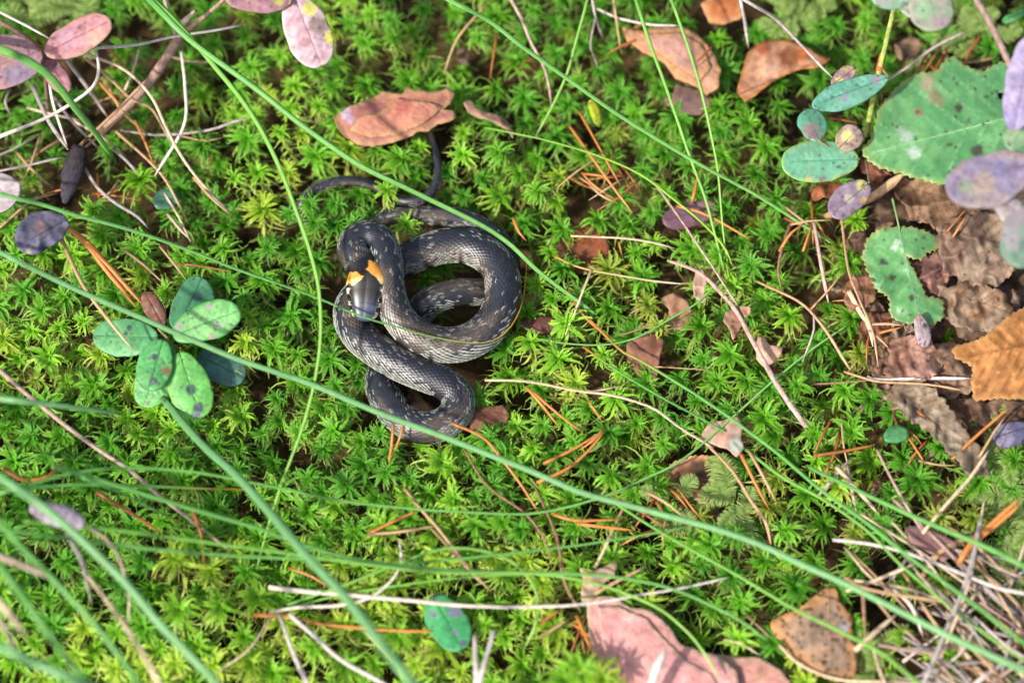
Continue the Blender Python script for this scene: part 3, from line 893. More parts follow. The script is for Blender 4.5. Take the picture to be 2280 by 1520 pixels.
bark("pinkish brown bark flake with ragged end over the snake's tail tip",
     [(742, 262), (775, 238), (835, 215), (850, 203), (895, 210), (905, 194), (920, 200), (970, 205), (1000, 195), (1013, 208), (1005, 230), (985, 243), (1013, 246), (1012, 265), (975, 275), (955, 293), (935, 290), (920, 300), (880, 315), (830, 326), (795, 322), (765, 300), (748, 280)],
     101, (7, 8), '#94605a', '#a8705e', '#b08a62', ((742, 262), (1013, 250)),
     [(890, 218), (960, 228), (985, 238), (960, 262), (930, 282), (880, 300), (820, 306), (780, 290), (800, 262), (850, 245)], spots=[(975, 237, 5, '#3c2820'), (770, 252, 14, '#b09cb0'), (780, 268, 10, '#a890a8'), (900, 235, 22, '#b0675a'), (950, 250, 18, '#b87868')], mark="the tail's bark flake")
bark("big pink bark slab lying in sunlit moss beside the long pale stalk",
     [(1305, 1335), (1345, 1325), (1372, 1330), (1405, 1352), (1450, 1358), (1490, 1392), (1515, 1432), (1560, 1450), (1600, 1458), (1640, 1490), (1660, 1600), (1450, 1640), (1340, 1560), (1320, 1470), (1310, 1400)],
     102, (4, 8), '#bd8682', '#cb918d', '#b89c88', ((1320, 1330), (1560, 1600)),
     [(1330, 1350), (1380, 1350), (1440, 1375), (1480, 1420), (1530, 1470), (1590, 1500), (1620, 1580), (1470, 1610), (1370, 1530), (1340, 1440)], layers='#d09894', mark="the big pink bark slab")
bark("pink and tan bark piece next to the brown spotted leaf",
     [(1565, 1475), (1590, 1455), (1640, 1462), (1690, 1462), (1740, 1490), (1770, 1530), (1760, 1600), (1620, 1620), (1580, 1540)], 103, (5, 5), '#c08a80', '#ab8464', '#b89a80', layers='#c99a90', inner=[(1590, 1470), (1630, 1475), (1640, 1510), (1600, 1520)])
bark("ridged pinkish bark strip crossed by a white rootlet",
     [(1385, 60), (1430, 70), (1480, 58), (1530, 62), (1562, 85), (1590, 120), (1605, 155), (1600, 195), (1575, 212), (1545, 190), (1505, 175), (1480, 140), (1430, 115), (1395, 90)],
     104, (4, 6), '#a57e6c', '#b98a70', '#b3875a', ((1385, 60), (1600, 190)), [(1420, 75), (1520, 72), (1565, 100), (1585, 150), (1560, 180), (1510, 150), (1450, 105)], mark="the rootlet bark strip", layers='#b48a7c')
bark("dark broken bark chip under the pinkish bark strip", [(1505, 185), (1560, 200), (1590, 225), (1560, 255), (1515, 258), (1495, 225)], 105, (1, 2), '#6c5450', '#5a4640', '#806458')
bark("orange brown bark chip beside the white twig fork", [(1560, 10), (1600, -20), (1655, -20), (1652, 40), (1610, 55), (1580, 50), (1570, 30)], 106, (4, 5), '#a06038', '#b87040', '#b88a60')
bark("purplish brown bark chip on the straw heap", [(2015, 1172), (2050, 1168), (2100, 1190), (2130, 1208), (2125, 1235), (2100, 1250), (2060, 1225), (2030, 1210)], 107, (7, 9), '#80605e', '#6c4e50', '#93746c', mark="the purplish bark chip")
bark("dark chip of bark touching the snake's outer coil", [(1160, 712), (1185, 700), (1225, 705), (1252, 718), (1245, 738), (1200, 745), (1165, 735)], 108, (-2, 0), '#5c3a34', '#6e463c', '#7a5044')
bark("russet bark chip under the snake's lowest loop", [(1040, 925), (1070, 905), (1120, 900), (1135, 925), (1120, 955), (1080, 965), (1050, 955)], 109, (-1, 0), '#7a5240', '#6c4636', '#8f6650')

# --- dead leaves
litter("dead_leaf", "curled tan and rust leaf pierced by a white twig", "leaf",
       [(1640, 205), (1648, 170), (1665, 115), (1700, 90), (1750, 88), (1790, 100), (1815, 118), (1850, 132), (1820, 152), (1780, 155), (1740, 170), (1710, 190), (1680, 215), (1660, 228)],
       M_DRY, axis=((1645, 210), (1840, 130)), z=(3, 8), cup=-3, crumple=(1.8, 70), fold=2.5, base='#a87a5e', alt='#b88c70', edge='#a8703c', spots=[(1757, 125, 26, '#7a4a2c'), (1790, 120, 18, '#a85c2c'), (1715, 155, 22, '#c9a086'), (1700, 108, 16, '#985038')], seed=121, vein='#8a5c44', veins=(24, 1.5), rib=(4, 2, '#8a5c44'))
LANDMARKS.append(("the curled rust leaf", 1740, 150))
litter("dead_leaf", "small curled brown leaf bent like a hook beside the bark flake", "leaf",
       [(1032, 228), (1048, 222), (1062, 240), (1085, 250), (1110, 255), (1130, 270), (1144, 292), (1142, 308), (1128, 290), (1105, 275), (1080, 265), (1060, 262), (1042, 252)],
       M_DRY, axis=((1035, 230), (1142, 305)), z=(5, 4), cup=-3, crumple=(1.5, 40), fold=1.5, base='#8f6858', alt='#a07c68', edge='#b09078', seed=122, sp=4.5)
litter("dead_leaf", "brown wet leaf sunk in the moss by the yellow grass blade", "leaf",
       [(1235, 560), (1255, 520), (1270, 495), (1310, 500), (1345, 515), (1358, 545), (1352, 585), (1330, 605), (1290, 610), (1250, 600)],
       M_DRY, axis=((1240, 600), (1340, 500)), z=(-5, -2), cup=1, crumple=(1.5, 60), fold=1.5, base='#5c3a2c', alt='#8a4c2c', edge='#6c4836', seed=123, vein='#74462f')
LANDMARKS.append(("the sunken wet brown leaf", 1300, 555))
litter("dead_leaf", "torn reddish brown leaf below the curving green blade", "leaf",
       [(1395, 765), (1420, 745), (1460, 740), (1480, 760), (1470, 790), (1465, 830), (1462, 860), (1440, 850), (1410, 825), (1395, 800)],
       M_DRY, axis=((1395, 765), (1465, 850)), z=(-4, -1), crumple=(2, 45), fold=2.5, base='#7c5444', alt='#8f6450', edge='#a07860', seed=124)
litter("dead_leaf", "flat scrap of tan leaf among moss under the brown stem", "leaf",
       [(1470, 665), (1500, 650), (1530, 670), (1545, 700), (1535, 730), (1500, 735), (1478, 715), (1490, 690)],
       M_DRY, z=(-3, -2), crumple=(1.5, 45), fold=1.5, base='#a07a60', alt='#8a6650', edge='#b08c70', seed=125)
litter("dead_leaf", "shrivelled tan leaf scrap hanging on the brown stem", "leaf",
       [(1548, 605), (1565, 598), (1575, 622), (1568, 645), (1575, 668), (1560, 675), (1545, 660), (1542, 632)],
       M_DRY, z=(5, 6), crumple=(1.2, 30), fold=2, base='#b09080', alt='#a08270', edge='#c0a490', seed=126, sp=4.5, block=False)
litter("dead_leaf", "withered brown husk on the joint of the brown stem", "leaf",
       [(1615, 695), (1640, 680), (1672, 682), (1670, 700), (1655, 712), (1648, 735), (1632, 758), (1625, 735), (1610, 715)],
       M_DRY, z=(6, 7), crumple=(2, 30), fold=2.5, base='#94705c', alt='#a8846c', edge='#b08c74', seed=127, sp=4.5, block=False)
litter("dead_leaf", "pale peach scrap of leaf with scalloped edge beside the brown stem", "leaf",
       [(1688, 748), (1700, 748), (1715, 768), (1730, 770), (1744, 772), (1738, 790), (1722, 808), (1700, 818), (1685, 800), (1682, 770)],
       M_DRY, z=(3, 4), cup=-1.5, crumple=(1.0, 40), fold=1, base='#cfaa94', alt='#bd9880', edge='#c4a088', seed=128, sp=5)
litter("dead_leaf", "pale tan leaf scrap with grey patch under two crossing blades", "leaf",
       [(1562, 965), (1580, 940), (1610, 935), (1640, 925), (1655, 945), (1650, 975), (1658, 1000), (1640, 1018), (1620, 1000), (1590, 990), (1565, 985)],
       M_DRY, z=(3, 4), crumple=(1.2, 50), fold=1.5, base='#c09a86', alt='#a89080', edge='#b89c88', spots=[(1640, 990, 18, '#a3b0a2')], seed=129, sp=5)
LANDMARKS.append(("the pale tan scrap", 1610, 970))
litter("dead_leaf", "dark brown leaf with a pale orange toothed rim in shadow", "leaf",
       [(1478, 1050), (1500, 1030), (1550, 1015), (1600, 1020), (1615, 1050), (1600, 1085), (1590, 1110), (1560, 1118), (1535, 1095), (1500, 1085)],
       M_DRY, axis=((1480, 1060), (1610, 1040)), ser=(6, 12), z=(-6, -4), cup=3.5, crumple=(1.5, 60), fold=1, base='#5a4232', alt='#6c4c38', edge='#d4a078', edgew=10, seed=130, sp=5)
LANDMARKS.append(("the dark toothed leaf", 1550, 1065))
litter("dead_leaf", "brown birch leaf speckled dark with orange margin beside the straw heap", "leaf",
       [(1715, 1385), (1740, 1370), (1770, 1360), (1800, 1340), (1835, 1310), (1862, 1310), (1870, 1340), (1895, 1370), (1898, 1420), (1908, 1480), (1900, 1508), (1860, 1515), (1800, 1490), (1760, 1450), (1725, 1410)],
       M_DRY, axis=((1845, 1310), (1850, 1510)), ser=(4, 14), z=(4, 7), cup=-2, crumple=(1.6, 90), fold=1.5, base='#96806c', alt='#a8886c', edge='#bd8a58', edgew=14, vein='#b89a80', veins=(30, 1.5), rspots=(70, 1.5, 3, '#4a3a34'), spots=[(1835, 1474, 7, '#2a201c'), (1830, 1372, 7, '#3a2a20'), (1880, 1395, 14, '#a8a4ac')], seed=131, rib=(4, 2, '#a8886c'))
LANDMARKS.append(("the speckled brown leaf", 1820, 1420))
litter("dead_leaf", "torn tan leaf tip against the big pink bark slab", "leaf",
       [(1290, 1262), (1310, 1272), (1335, 1265), (1375, 1245), (1370, 1280), (1340, 1300), (1325, 1330), (1300, 1350), (1292, 1320), (1298, 1290)],
       M_DRY, z=(4, 4), crumple=(1.2, 40), fold=1.5, base='#a3917a', alt='#b89c7c', edge='#c0a484', seed=132, sp=5)

CR = [("crumpled grey brown leaf with deep wrinkles beneath the mauve shoot", [(2085, 505), (2140, 480), (2200, 470), (2260, 500), (2300, 560), (2262, 610), (2200, 640), (2140, 630), (2095, 590)], '#94806e', '#80685a', 6),
      ("crumpled brown leaf folded under the large speckled leaf", [(1985, 405), (2080, 385), (2150, 420), (2190, 470), (2110, 515), (2040, 495), (2000, 450)], '#94755c', '#7c624e', 3),
      ("dull brown leaf rolled up against the golden leaf", [(2090, 640), (2170, 625), (2240, 650), (2260, 700), (2200, 745), (2130, 730), (2090, 700)], '#9a8672', '#83664e', 4),
      ("pinkish brown crumpled leaf with black dots beside the moss edge", [(1985, 760), (2030, 738), (2070, 752), (2105, 800), (2075, 845), (2020, 845), (1968, 832)], '#a98476', '#8f6a58', 4),
      ("light brown wrinkled leaf between the bitten leaf and golden leaf", [(2050, 775), (2130, 755), (2185, 800), (2180, 860), (2120, 890), (2070, 860)], '#a68a74', '#8a6c58', 3),
      ("long grey curled leaf with a dark midrib at the edge of the litter", [(1985, 862), (2040, 842), (2085, 870), (2120, 915), (2150, 960), (2190, 1005), (2205, 1060), (2160, 1062), (2115, 1005), (2060, 955), (2010, 925)], '#9a8c78', '#857460', 4),
      ("reddish brown leaf patch showing through the bitten leaf", [(2015, 570), (2060, 560), (2100, 560), (2112, 620), (2105, 665), (2070, 660), (2045, 625)], '#9c7468', '#84605a', 3),
      ("rust brown leaf scrap beside the bitten green leaf", [(1870, 640), (1900, 612), (1945, 618), (1960, 650), (1930, 685), (1890, 690)], '#946a50', '#a8805c', 2),
      ("small dark brown leaf tucked under the sprig browning leaves", [(1800, 415), (1880, 395), (1930, 420), (1900, 450), (1850, 448), (1810, 440)], '#94583a', '#a36a48', 2),
      ("brown leaf under the lower edge of the golden leaf", [(2130, 880), (2200, 890), (2280, 890), (2330, 930), (2250, 955), (2180, 950), (2140, 920)], '#7c6452', '#6c5444', -2),
      ("reddish leaf scrap under the speckled green leaf", [(1905, 340), (1960, 365), (1990, 390), (1955, 410), (1915, 385)], '#94604e', '#7c5040', 2),
      ("dry brown leaf sunk among stems behind the speckled leaf", [(1990, 95), (2040, 85), (2060, 110), (2030, 135), (2000, 125)], '#8a7058', '#a08468', 2)]
for i, (lb, ol, b_, a2, zz) in enumerate(CR):
    litter("dead_leaf", lb, "leaf", ol, M_DRY, axis=(ol[0], ol[len(ol) // 2]), z=(zz, zz + 2), cup=(-4, 3, -3, 2)[i % 4], crumple=(3.0, 110), fold=9.0, base=b_, alt=a2, vein='#5c4434', veins=(24, 1.6), rspots=(10, 2, 5, '#3c3028'), seed=140 + i, jagp=(4, 10.0, i, False, 0.07), sp=4.5, mott=0.9)
d, _ = sheet(jag(LITTER, 14, 8, 3), ((1900, 600), (2400, 600)), (-6, -5), 0, (4.0, 60), 7.0, 8, 1.0, '#5f4c3e', '#8a7460', '#4a3a30', (0, 0), 0, None, 5, (), (60, 4, 12, '#3a2c24'), 0.9, 777, (), 0, False, None, 0, mscale=34)
mould = single("leaf_mould", d, M_DRY, "brown crumbled leaf mould under the dead leaves", "ground")
del mould["category"]
tag(mould, kind="structure")
rl_ = random.Random(8)
for i in range(46):
    if i < 34:
        cx, cy = rl_.uniform(1910, 2330), rl_.uniform(370, 1000)
        if not inside(LITTER, [cx], [cy])[0]: continue
    else:
        cx, cy = rl_.choice([(1350, 420), (1420, 860), (1540, 720), (1220, 720), (1420, 1150), (1860, 640), (1750, 780), (1030, 120), (1500, 230), (1960, 1090), (1600, 60), (1900, 240)])
    n_ = rl_.randint(6, 9); R_ = rl_.uniform(22, 62) if i < 34 else rl_.uniform(18, 34); a0_ = rl_.random() * 6.28; el = rl_.uniform(0.45, 0.9)
    pts = []
    for q_ in range(n_):
        a_q = q_ * 6.283 / n_ + rl_.uniform(-0.25, 0.25); rr0 = R_ * rl_.uniform(0.65, 1.1)
        x_, y_ = math.cos(a_q) * rr0, math.sin(a_q) * rr0 * el
        pts.append((cx + x_ * math.cos(a0_) - y_ * math.sin(a0_), cy + x_ * math.sin(a0_) + y_ * math.cos(a0_)))
    b_, a2 = rl_.choice([('#8a7462', '#6f5a4a'), ('#a08a76', '#857060'), ('#6c5444', '#543f34'), ('#94705a', '#7c5a48'), ('#b09c88', '#94806e'), ('#7c5240', '#94644c')])
    cw = {'#8a7462': 'dull brown', '#a08a76': 'light brown', '#6c5444': 'dark brown', '#94705a': 'tan brown', '#b09c88': 'pale greyish', '#7c5240': 'reddish brown'}[b_]
    l1, l2 = beside(cx, cy)
    lab_ = f"{'large' if R_ > 45 else 'small'} {cw} leaf scrap by {l1} towards {l2}"
    zz = rl_.uniform(-5, 3) if i < 34 else rl_.uniform(-8, -4)
    litter("leaf_scrap", lab_, "leaf", pts, M_DRY, lab_.replace("scrap", "scraps"),
           axis=(pts[0], pts[n_ // 2]), z=(zz, zz + rl_.uniform(-3, 3)), cup=-2, crumple=(2.5, 60), fold=6.0, base=b_, alt=a2, vein='#5c4436', veins=(16, 1.4), rspots=(4, 2, 4, '#3c3028'), seed=300 + i, jagp=(4, 6.0, i, False, 0.12), sp=4.5, block=False, mott=0.9)
LANDMARKS.append(("the crumpled litter", 2170, 560))
LANDMARKS.append(("the long grey curled leaf", 2090, 950))

# --- black pod and a few small bits
pod = root("seed_pod", P(160, 460, 4), "black wrinkled elongated pod lying on the dry stems", "pod")
LANDMARKS.append(("the black pod", 160, 390))
t = np.linspace(0, 1, 22)
pu = 178 - 35 * t; pv = 325 + 128 * t
prad = (np.sin(np.pi * np.clip(t * 0.86 + 0.12, 0, 1)) ** 0.6) * 27 * mpp(10) * (1 - 0.25 * t)
part("shell", tube(P(pu, pv, 14 - 8 * t), prad, mixc(np.tile(hx('#2c282a'), (22, 1)), hx('#4a4450'), t), 18, 0.75, 0.4, 0.16), M_TWIG, pod)
stalk_part("stalk", [(180, 330, 14), (190, 312, 13), (205, 300, 10)], pod, 7, 5, '#6a5a48')

# ------------------------------------------------------------------ blades, stalks, twigs, needles
PAL = {  # base, tip
    'green': ('#6aae56', '#86c468'), 'bgreen': ('#78ba50', '#9cd064'), 'blue': ('#74b070', '#8cc282'), 'lime': ('#8ac24a', '#a8cc4c'),
    'gold': ('#70b45e', '#c89a3c'), 'og': ('#c8843a', '#6cb858'), 'yellow': ('#c4a83a', '#e0d8c0'),
    'straw': ('#cdb494', '#d8c4a8'), 'pale': ('#d8c8bc', '#e2d6cc'), 'tan': ('#b08c66', '#c8a680'), 'grey': ('#a0948e', '#b4a8a4'), 'brown': ('#86644c', '#9c7a60'),
    'pink': ('#b39488', '#c4a89c'), 'lilac': ('#9c9290', '#b2a8a4'), 'orange': ('#b8743a', '#d48e4c'), 'rust': ('#8f5230', '#b4703c'), 'white': ('#cbbfb8', '#dcd2cc')}
GROUPS = {}


def strand(name, cat, label, pal, w0, w1, z, pts, flat=0.55, mat=None, tip=True, twist=0.8, wob=1.2, group=None, sides=6):
    """One blade, stalk or needle traced over the moss: z = (start, middle, end) in mm."""
    pts = [tuple(p) for p in pts]
    p = np.array(pts, float)
    d = np.concatenate([[0], np.cumsum(np.linalg.norm(np.diff(p, axis=0), axis=1))]); t = d / d[-1]
    z0, zm, z1 = z
    zz = z0 * (1 - t) * (1 - 2 * t) + zm * 4 * t * (1 - t) + z1 * t * (2 * t - 1)
    q = np.column_stack([p, zz])
    w = w0 + (w1 - w0) * t

    def off(a):
        return a[0] < 6 or a[0] > 2274 or a[1] < 6 or a[1] > 1514
    # what leaves the picture goes on and bends down into the ground
    if off(p[0]):
        dr = unit(p[0] - p[1])
        q = np.vstack([[*(p[0] + dr * 330), -16], [*(p[0] + dr * 170), z0 * 0.55 - 4], q]); w = np.concatenate([[w0, w0], w])
    if off(p[-1]):
        dr = unit(p[-1] - p[-2])
        q = np.vstack([q, [*(p[-1] + dr * 170), z1 * 0.55 - 4], [*(p[-1] + dr * 330), -16]]); w = np.concatenate([w, [w1, w1]])
    L = np.linalg.norm(np.diff(q[:, :2], axis=0), axis=1).sum()
    n = int(np.clip(L / 16, 6, 90))
    r = catmull(np.column_stack([q, w]), n)
    sd = random.random() * 100
    if wob:
        k = np.linspace(0, L / 90.0, n)
        r[:, 0] += (fbm(k + sd, k * 0 + sd, 2) - 0.5) * 2 * wob
        r[:, 1] += (fbm(k + sd + 30, k * 0 + sd, 2) - 0.5) * 2 * wob
    wd = r[:, 3].copy()
    if tip and not off(p[-1]):
        wd *= np.clip((1 - np.linspace(0, 1, n)) * L / 40.0 + 0.25, 0, 1)
    world = P(r[:, 0], r[:, 1], r[:, 2])
    a, b = PAL[pal]
    tt_ = np.linspace(0, 1, n)
    c = mixc(np.tile(hx(a), (n, 1)), hx(b), sstep(0.72, 0.95, tt_) if pal == 'gold' else sstep(0.02, 0.2, tt_) if pal == 'og' else tt_)
    c = c * (0.85 + 0.3 * fbm(np.linspace(0, L / 35, n) + sd, np.full(n, sd), 2))[:, None]
    m = mat or {'grass': M_GRASS, 'needle': M_NEEDLE, 'twig': M_TWIG}.get(cat, M_STRAW)
    dat = tube(world, wd / 2 * PX * (DIST - r[:, 2] / 1000 * CT), c, sides, flat, twist * (random.random() * 2 - 1), 0.3 if cat == 'twig' else 0.0, 0.16 if cat == 'grass' else 0.06)
    return single(name, dat, m, label, cat, group)


G = lambda *a, **k: strand("grass_leaf", "grass", *a, **k)
S = lambda *a, **k: strand("dry_stalk", "stalk", *a, **k)
T = lambda *a, **k: strand("twig", "twig", *a, flat=1.0, **k)

# green blades
G("green grass blade bending down past the snake's head beside the lingonberry sprig", 'bgreen', 13, 6, (34, 26, 6), [(345, 0), (420, 80), (500, 175), (560, 255), (612, 350), (652, 450), (690, 560), (710, 650), (713, 760), (700, 850), (670, 960), (632, 1060), (600, 1160), (572, 1265)])
G("long green grass blade arching over the snake's tail and upper coil", 'green', 15, 10, (38, 30, 0), [(332, 0), (425, 92), (560, 190), (680, 285), (800, 368), (910, 422), (1050, 490), (1130, 540), (1200, 605), (1300, 680), (1330, 702)])
G("thin blade turning from orange to green as it leaves the snake's side", 'og', 6, 9, (2, 12, 24), [(1285, 685), (1380, 778), (1415, 797), (1560, 885), (1720, 1000), (1830, 1092), (1940, 1171), (2026, 1240), (2146, 1328), (2280, 1431)])
G("green grass blade slanting above the hooked brown leaf into the open moss", 'green', 12, 7, (32, 18, 2), [(998, 0), (1088, 47), (1167, 108), (1261, 173), (1365, 248), (1473, 316), (1570, 372), (1690, 438), (1800, 508), (1858, 545)])
G("slender green blade hanging across the rootlet bark strip", 'bgreen', 9, 5, (26, 16, 0), [(1416, 0), (1448, 97), (1491, 216), (1530, 330), (1568, 434), (1592, 520), (1613, 605)])
G("slender green blade just beyond the bark strip ending in moss", 'bgreen', 8, 4, (26, 16, 0), [(1495, 0), (1522, 75), (1558, 191), (1585, 308), (1599, 393), (1611, 520), (1620, 590)])
G("straight pale green blade leaning away from the hooked brown leaf", 'bgreen', 7, 6, (22, 12, 2), [(1308, 0), (1285, 85), (1261, 169), (1228, 240), (1192, 305)])
G("thin pale blade arching from the hooked brown leaf to the brown stem", 'lime', 4, 5, (4, 9, 2), [(1078, 284), (1146, 297), (1211, 311), (1311, 340), (1419, 385), (1495, 440), (1554, 487), (1609, 546), (1630, 588)])
G("green blade crossing the snake's snout and curling round its outer coil", 'gold', 11, 3.5, (34, 20, 4), [(0, 432), (95, 456), (171, 480), (297, 514), (434, 562), (530, 600), (684, 654), (787, 696), (858, 721), (975, 752), (1076, 763), (1127, 738), (1157, 691), (1170, 630), (1173, 580)])
G("longest green blade running over the lingonberry sprig and the snake's lower loop", 'blue', 12, 15, (34, 18, 30), [(0, 562), (92, 607), (191, 654), (342, 719), (445, 764), (534, 801), (620, 829), (706, 860), (863, 926), (975, 967), (1091, 1012), (1187, 1050), (1294, 1096), (1400, 1125), (1520, 1157), (1605, 1181), (1701, 1215), (1780, 1253), (1879, 1297), (2009, 1362), (2118, 1417), (2280, 1492)])
G("broad blurred grass blade with brown tip below the lingonberry sprig", 'blue', 15, 9, (40, 34, 20), [(0, 887), (113, 901), (200, 912), (270, 922)])
G("thin green blade making a long sagging arc under the snake", 'green', 7, 5, (30, 10, 4), [(0, 1099), (55, 1082), (171, 1051), (291, 1041), (410, 1048), (513, 1065), (650, 1092), (760, 1115), (931, 1133), (1102, 1142), (1205, 1140), (1341, 1106), (1444, 1062), (1520, 1022), (1633, 926), (1725, 845), (1794, 790), (1850, 748), (1893, 719)])
G("fine straight blade yellowing at its tip under the orange needles", 'gold', 7, 4, (30, 22, 8), [(0, 1094), (137, 1081), (274, 1080), (445, 1087), (590, 1091)])
G("green blade curving from the pale lilac leaf to the green spotted leaf", 'green', 10, 8, (34, 18, 14), [(120, 1035), (164, 1051), (256, 1079), (342, 1106), (445, 1137), (581, 1178), (700, 1220), (800, 1246), (931, 1262), (1068, 1272), (1205, 1274), (1341, 1280), (1444, 1296), (1520, 1318), (1588, 1349), (1657, 1386), (1712, 1428)])
G("green blade with amber tip parallel to a thick brown stalk", 'gold', 8, 5, (34, 24, 8), [(180, 1062), (260, 1092), (325, 1125), (376, 1150), (420, 1170)])
G("thin green blade running level below the pale lilac leaf", 'green', 8, 7, (38, 22, 12), [(0, 1178), (205, 1205), (342, 1222), (513, 1236), (640, 1242), (760, 1246), (900, 1258), (980, 1268)])
G("thin green blade starting at the pale lilac leaf and joining others", 'bgreen', 7, 6, (34, 20, 10), [(51, 1161), (205, 1174), (376, 1195), (547, 1219), (684, 1238), (850, 1260), (1000, 1275), (1180, 1276), (1330, 1300), (1450, 1345), (1520, 1397), (1564, 1448), (1600, 1510)])
G("wide soft green blade passing under the pale lilac leaf", 'blue', 20, 18, (46, 44, 40), [(0, 1062), (85, 1120), (171, 1192), (274, 1291), (359, 1393), (479, 1516)])
G("green blade between the wide soft blade and the tan stalks", 'green', 14, 13, (50, 46, 42), [(0, 1164), (68, 1239), (137, 1308), (205, 1383), (267, 1462), (305, 1516)])
G("soft green blade crossing the blurred tan and pinkish stalks", 'green', 16, 15, (54, 50, 46), [(0, 1262), (68, 1352), (120, 1427), (190, 1516)])
G("short broad blurred green blade beyond the blurred tan stalk", 'blue', 20, 20, (56, 54, 52), [(0, 1438), (85, 1479), (175, 1516)])
G("broad blue green blade running from under the lingonberry sprig past the white stalks", 'blue', 16, 24, (6, 34, 50), [(362, 885), (410, 945), (462, 1000), (530, 1062), (598, 1137), (667, 1219), (760, 1318), (840, 1420), (915, 1516)])
G("green blade hooping up and down beside the green spotted leaf", 'bgreen', 6, 7, (6, 14, 4), [(640, 1345), (760, 1304), (873, 1260), (965, 1226), (1034, 1219), (1102, 1233), (1153, 1260), (1187, 1301), (1198, 1342), (1191, 1393), (1165, 1447)])
G("fine green blade skimming the long pale stalk", 'bgreen', 5, 6, (4, 12, 12), [(650, 1352), (700, 1338), (760, 1324), (897, 1301), (1034, 1284), (1160, 1278), (1290, 1276)])
G("fine green blade rising towards the dark toothed leaf", 'green', 6, 5, (14, 12, 4), [(910, 1252), (1068, 1239), (1239, 1219), (1410, 1195), (1530, 1172)])
G("green blade slanting into the straw heap below the purplish chip", 'green', 9, 12, (8, 18, 30), [(1795, 1036), (1818, 1048), (1896, 1085), (1999, 1133), (2101, 1178), (2204, 1222), (2280, 1260)])
G("bright blade crossing the speckled brown leaf by the straw", 'bgreen', 6, 10, (3, 14, 26), [(1369, 1120), (1444, 1168), (1520, 1212), (1650, 1284), (1759, 1349), (1862, 1400), (1965, 1455), (2040, 1516)])
G("thin green blade curving round from the snake's coil to the tan scrap", 'green', 4, 5, (0, 6, 6), [(1150, 718), (1200, 746), (1250, 763), (1337, 768), (1416, 751), (1495, 708), (1555, 672), (1612, 612)])
G("thin blade turning from orange to green by the torn reddish leaf", 'og', 5, 5, (2, 8, 3), [(1297, 771), (1376, 826), (1475, 885), (1593, 948), (1640, 975)])
G("yellow thread of grass ending white across the sunken wet leaf", 'yellow', 5, 5, (3, 5, 4), [(1232, 569), (1297, 597), (1416, 619), (1470, 627), (1528, 632)])
G("broad green blade running behind the pink-leaved shoot", 'green', 22, 12, (52, 40, 10), [(0, 110), (50, 130), (110, 170), (170, 245), (215, 300), (250, 350)])
G("thin green blade joining the speckled straw leaf from the tan scrap", 'bgreen', 7, 7, (4, 12, 16), [(1660, 1000), (1740, 1060), (1830, 1110), (1930, 1180), (2010, 1260), (2090, 1330), (2180, 1400), (2280, 1470)])

# dry stalks over the top left corner
S("whitish bent stalk hooking down from the pink leaf", 'pale', 10, 8, (34, 30, 34), [(0, 304), (85, 270), (154, 233), (205, 195), (219, 161), (215, 113)])
S("whitish stalk running level from the pink leaf to the twig fork", 'pale', 9, 9, (34, 26, 14), [(192, 109), (308, 99), (386, 82), (479, 68), (544, 55)])
tw = root("pine_twig", P(300, 220, 2), "pinkish flaky twig with small side shoots among the dry stems", "twig")
LANDMARKS.append(("the pinkish flaky twig", 340, 170))
stalk_part("shaft", [(414, 60, 14), (400, 84, 14), (376, 120, 12), (335, 181, 9), (301, 219, 7), (246, 274, 2), (225, 296, -2)], tw, 25, 20, '#a8887a', n=20, sides=9, knots=0.3)
stalk_part("side_shoot", [(402, 76, 14), (440, 50, 20), (500, -2, 32), (520, -30, 34)], tw, 13, 9, '#a08474', n=10, knots=0.2)
stalk_part("side_shoot", [(396, 90, 13), (386, 62, 18), (372, 20, 26), (360, -30, 30)], tw, 12, 9, '#b8a494', n=10, knots=0.2)
stalk_part("bud", [(408, 52, 17), (425, 34, 20), (434, 24, 21)], tw, 18, 6, '#c9bda0', n=8, sides=8)
stalk_part("side_shoot", [(372, 124, 12), (420, 136, 11), (470, 138, 9)], tw, 9, 5, '#94786a', n=10, knots=0.2)
S("pale stalk bent at an elbow beside the pinkish twig", 'pale', 8, 7, (16, 14, 6), [(404, 115), (412, 192), (409, 280), (345, 392)])
S("tan stalk bowing over the pinkish twig towards the snake's tail", 'straw', 8, 7, (20, 16, 3), [(188, 121), (274, 154), (335, 212), (369, 284), (400, 342), (445, 404), (515, 478)])
S("brownish stalk kinked under the pinkish twig", 'tan', 9, 7, (14, 8, 2), [(190, 130), (240, 170), (291, 219), (335, 240), (363, 284), (390, 335)])
S("yellowish straw running from the black pod to the pinkish twig", 'tan', 8, 8, (12, 12, 14), [(174, 328), (224, 280), (274, 233), (328, 176)])
S("straw greening at its foot beside the black pod", 'tan', 7, 7, (10, 9, 8), [(188, 330), (240, 285), (292, 240)])
S("grey brown stalk under the pink-leaved shoot", 'lilac', 11, 9, (4, 12, 10), [(72, 190), (109, 270), (152, 334)])
S("light stalk dropping from the pink-leaved shoot to the black pod", 'pale', 8, 7, (24, 18, 10), [(106, 122), (116, 219), (150, 328)])
S("thin tan stalk leading to the small blue green leaf", 'tan', 7, 6, (6, 6, 2), [(255, 292), (300, 330), (342, 369), (375, 410), (420, 500)])
T("thin grey twig with tiny spurs in dark moss", 'grey', 5, 7, (2, 5, 6), [(270, 290), (356, 301), (462, 291), (520, 272), (552, 265)])
S("short brown straw under the grey twig with spurs", 'tan', 4, 5, (3, 4, 3), [(400, 302), (455, 313), (500, 306)])
S("grey stalk trailing away from the black pod's foot", 'grey', 8, 7, (8, 6, 2), [(188, 375), (219, 421), (260, 455), (305, 482), (330, 510)])
S("grey stalk passing behind the black pod's shoulder", 'grey', 8, 8, (8, 6, 6), [(0, 380), (60, 368), (140, 350)])
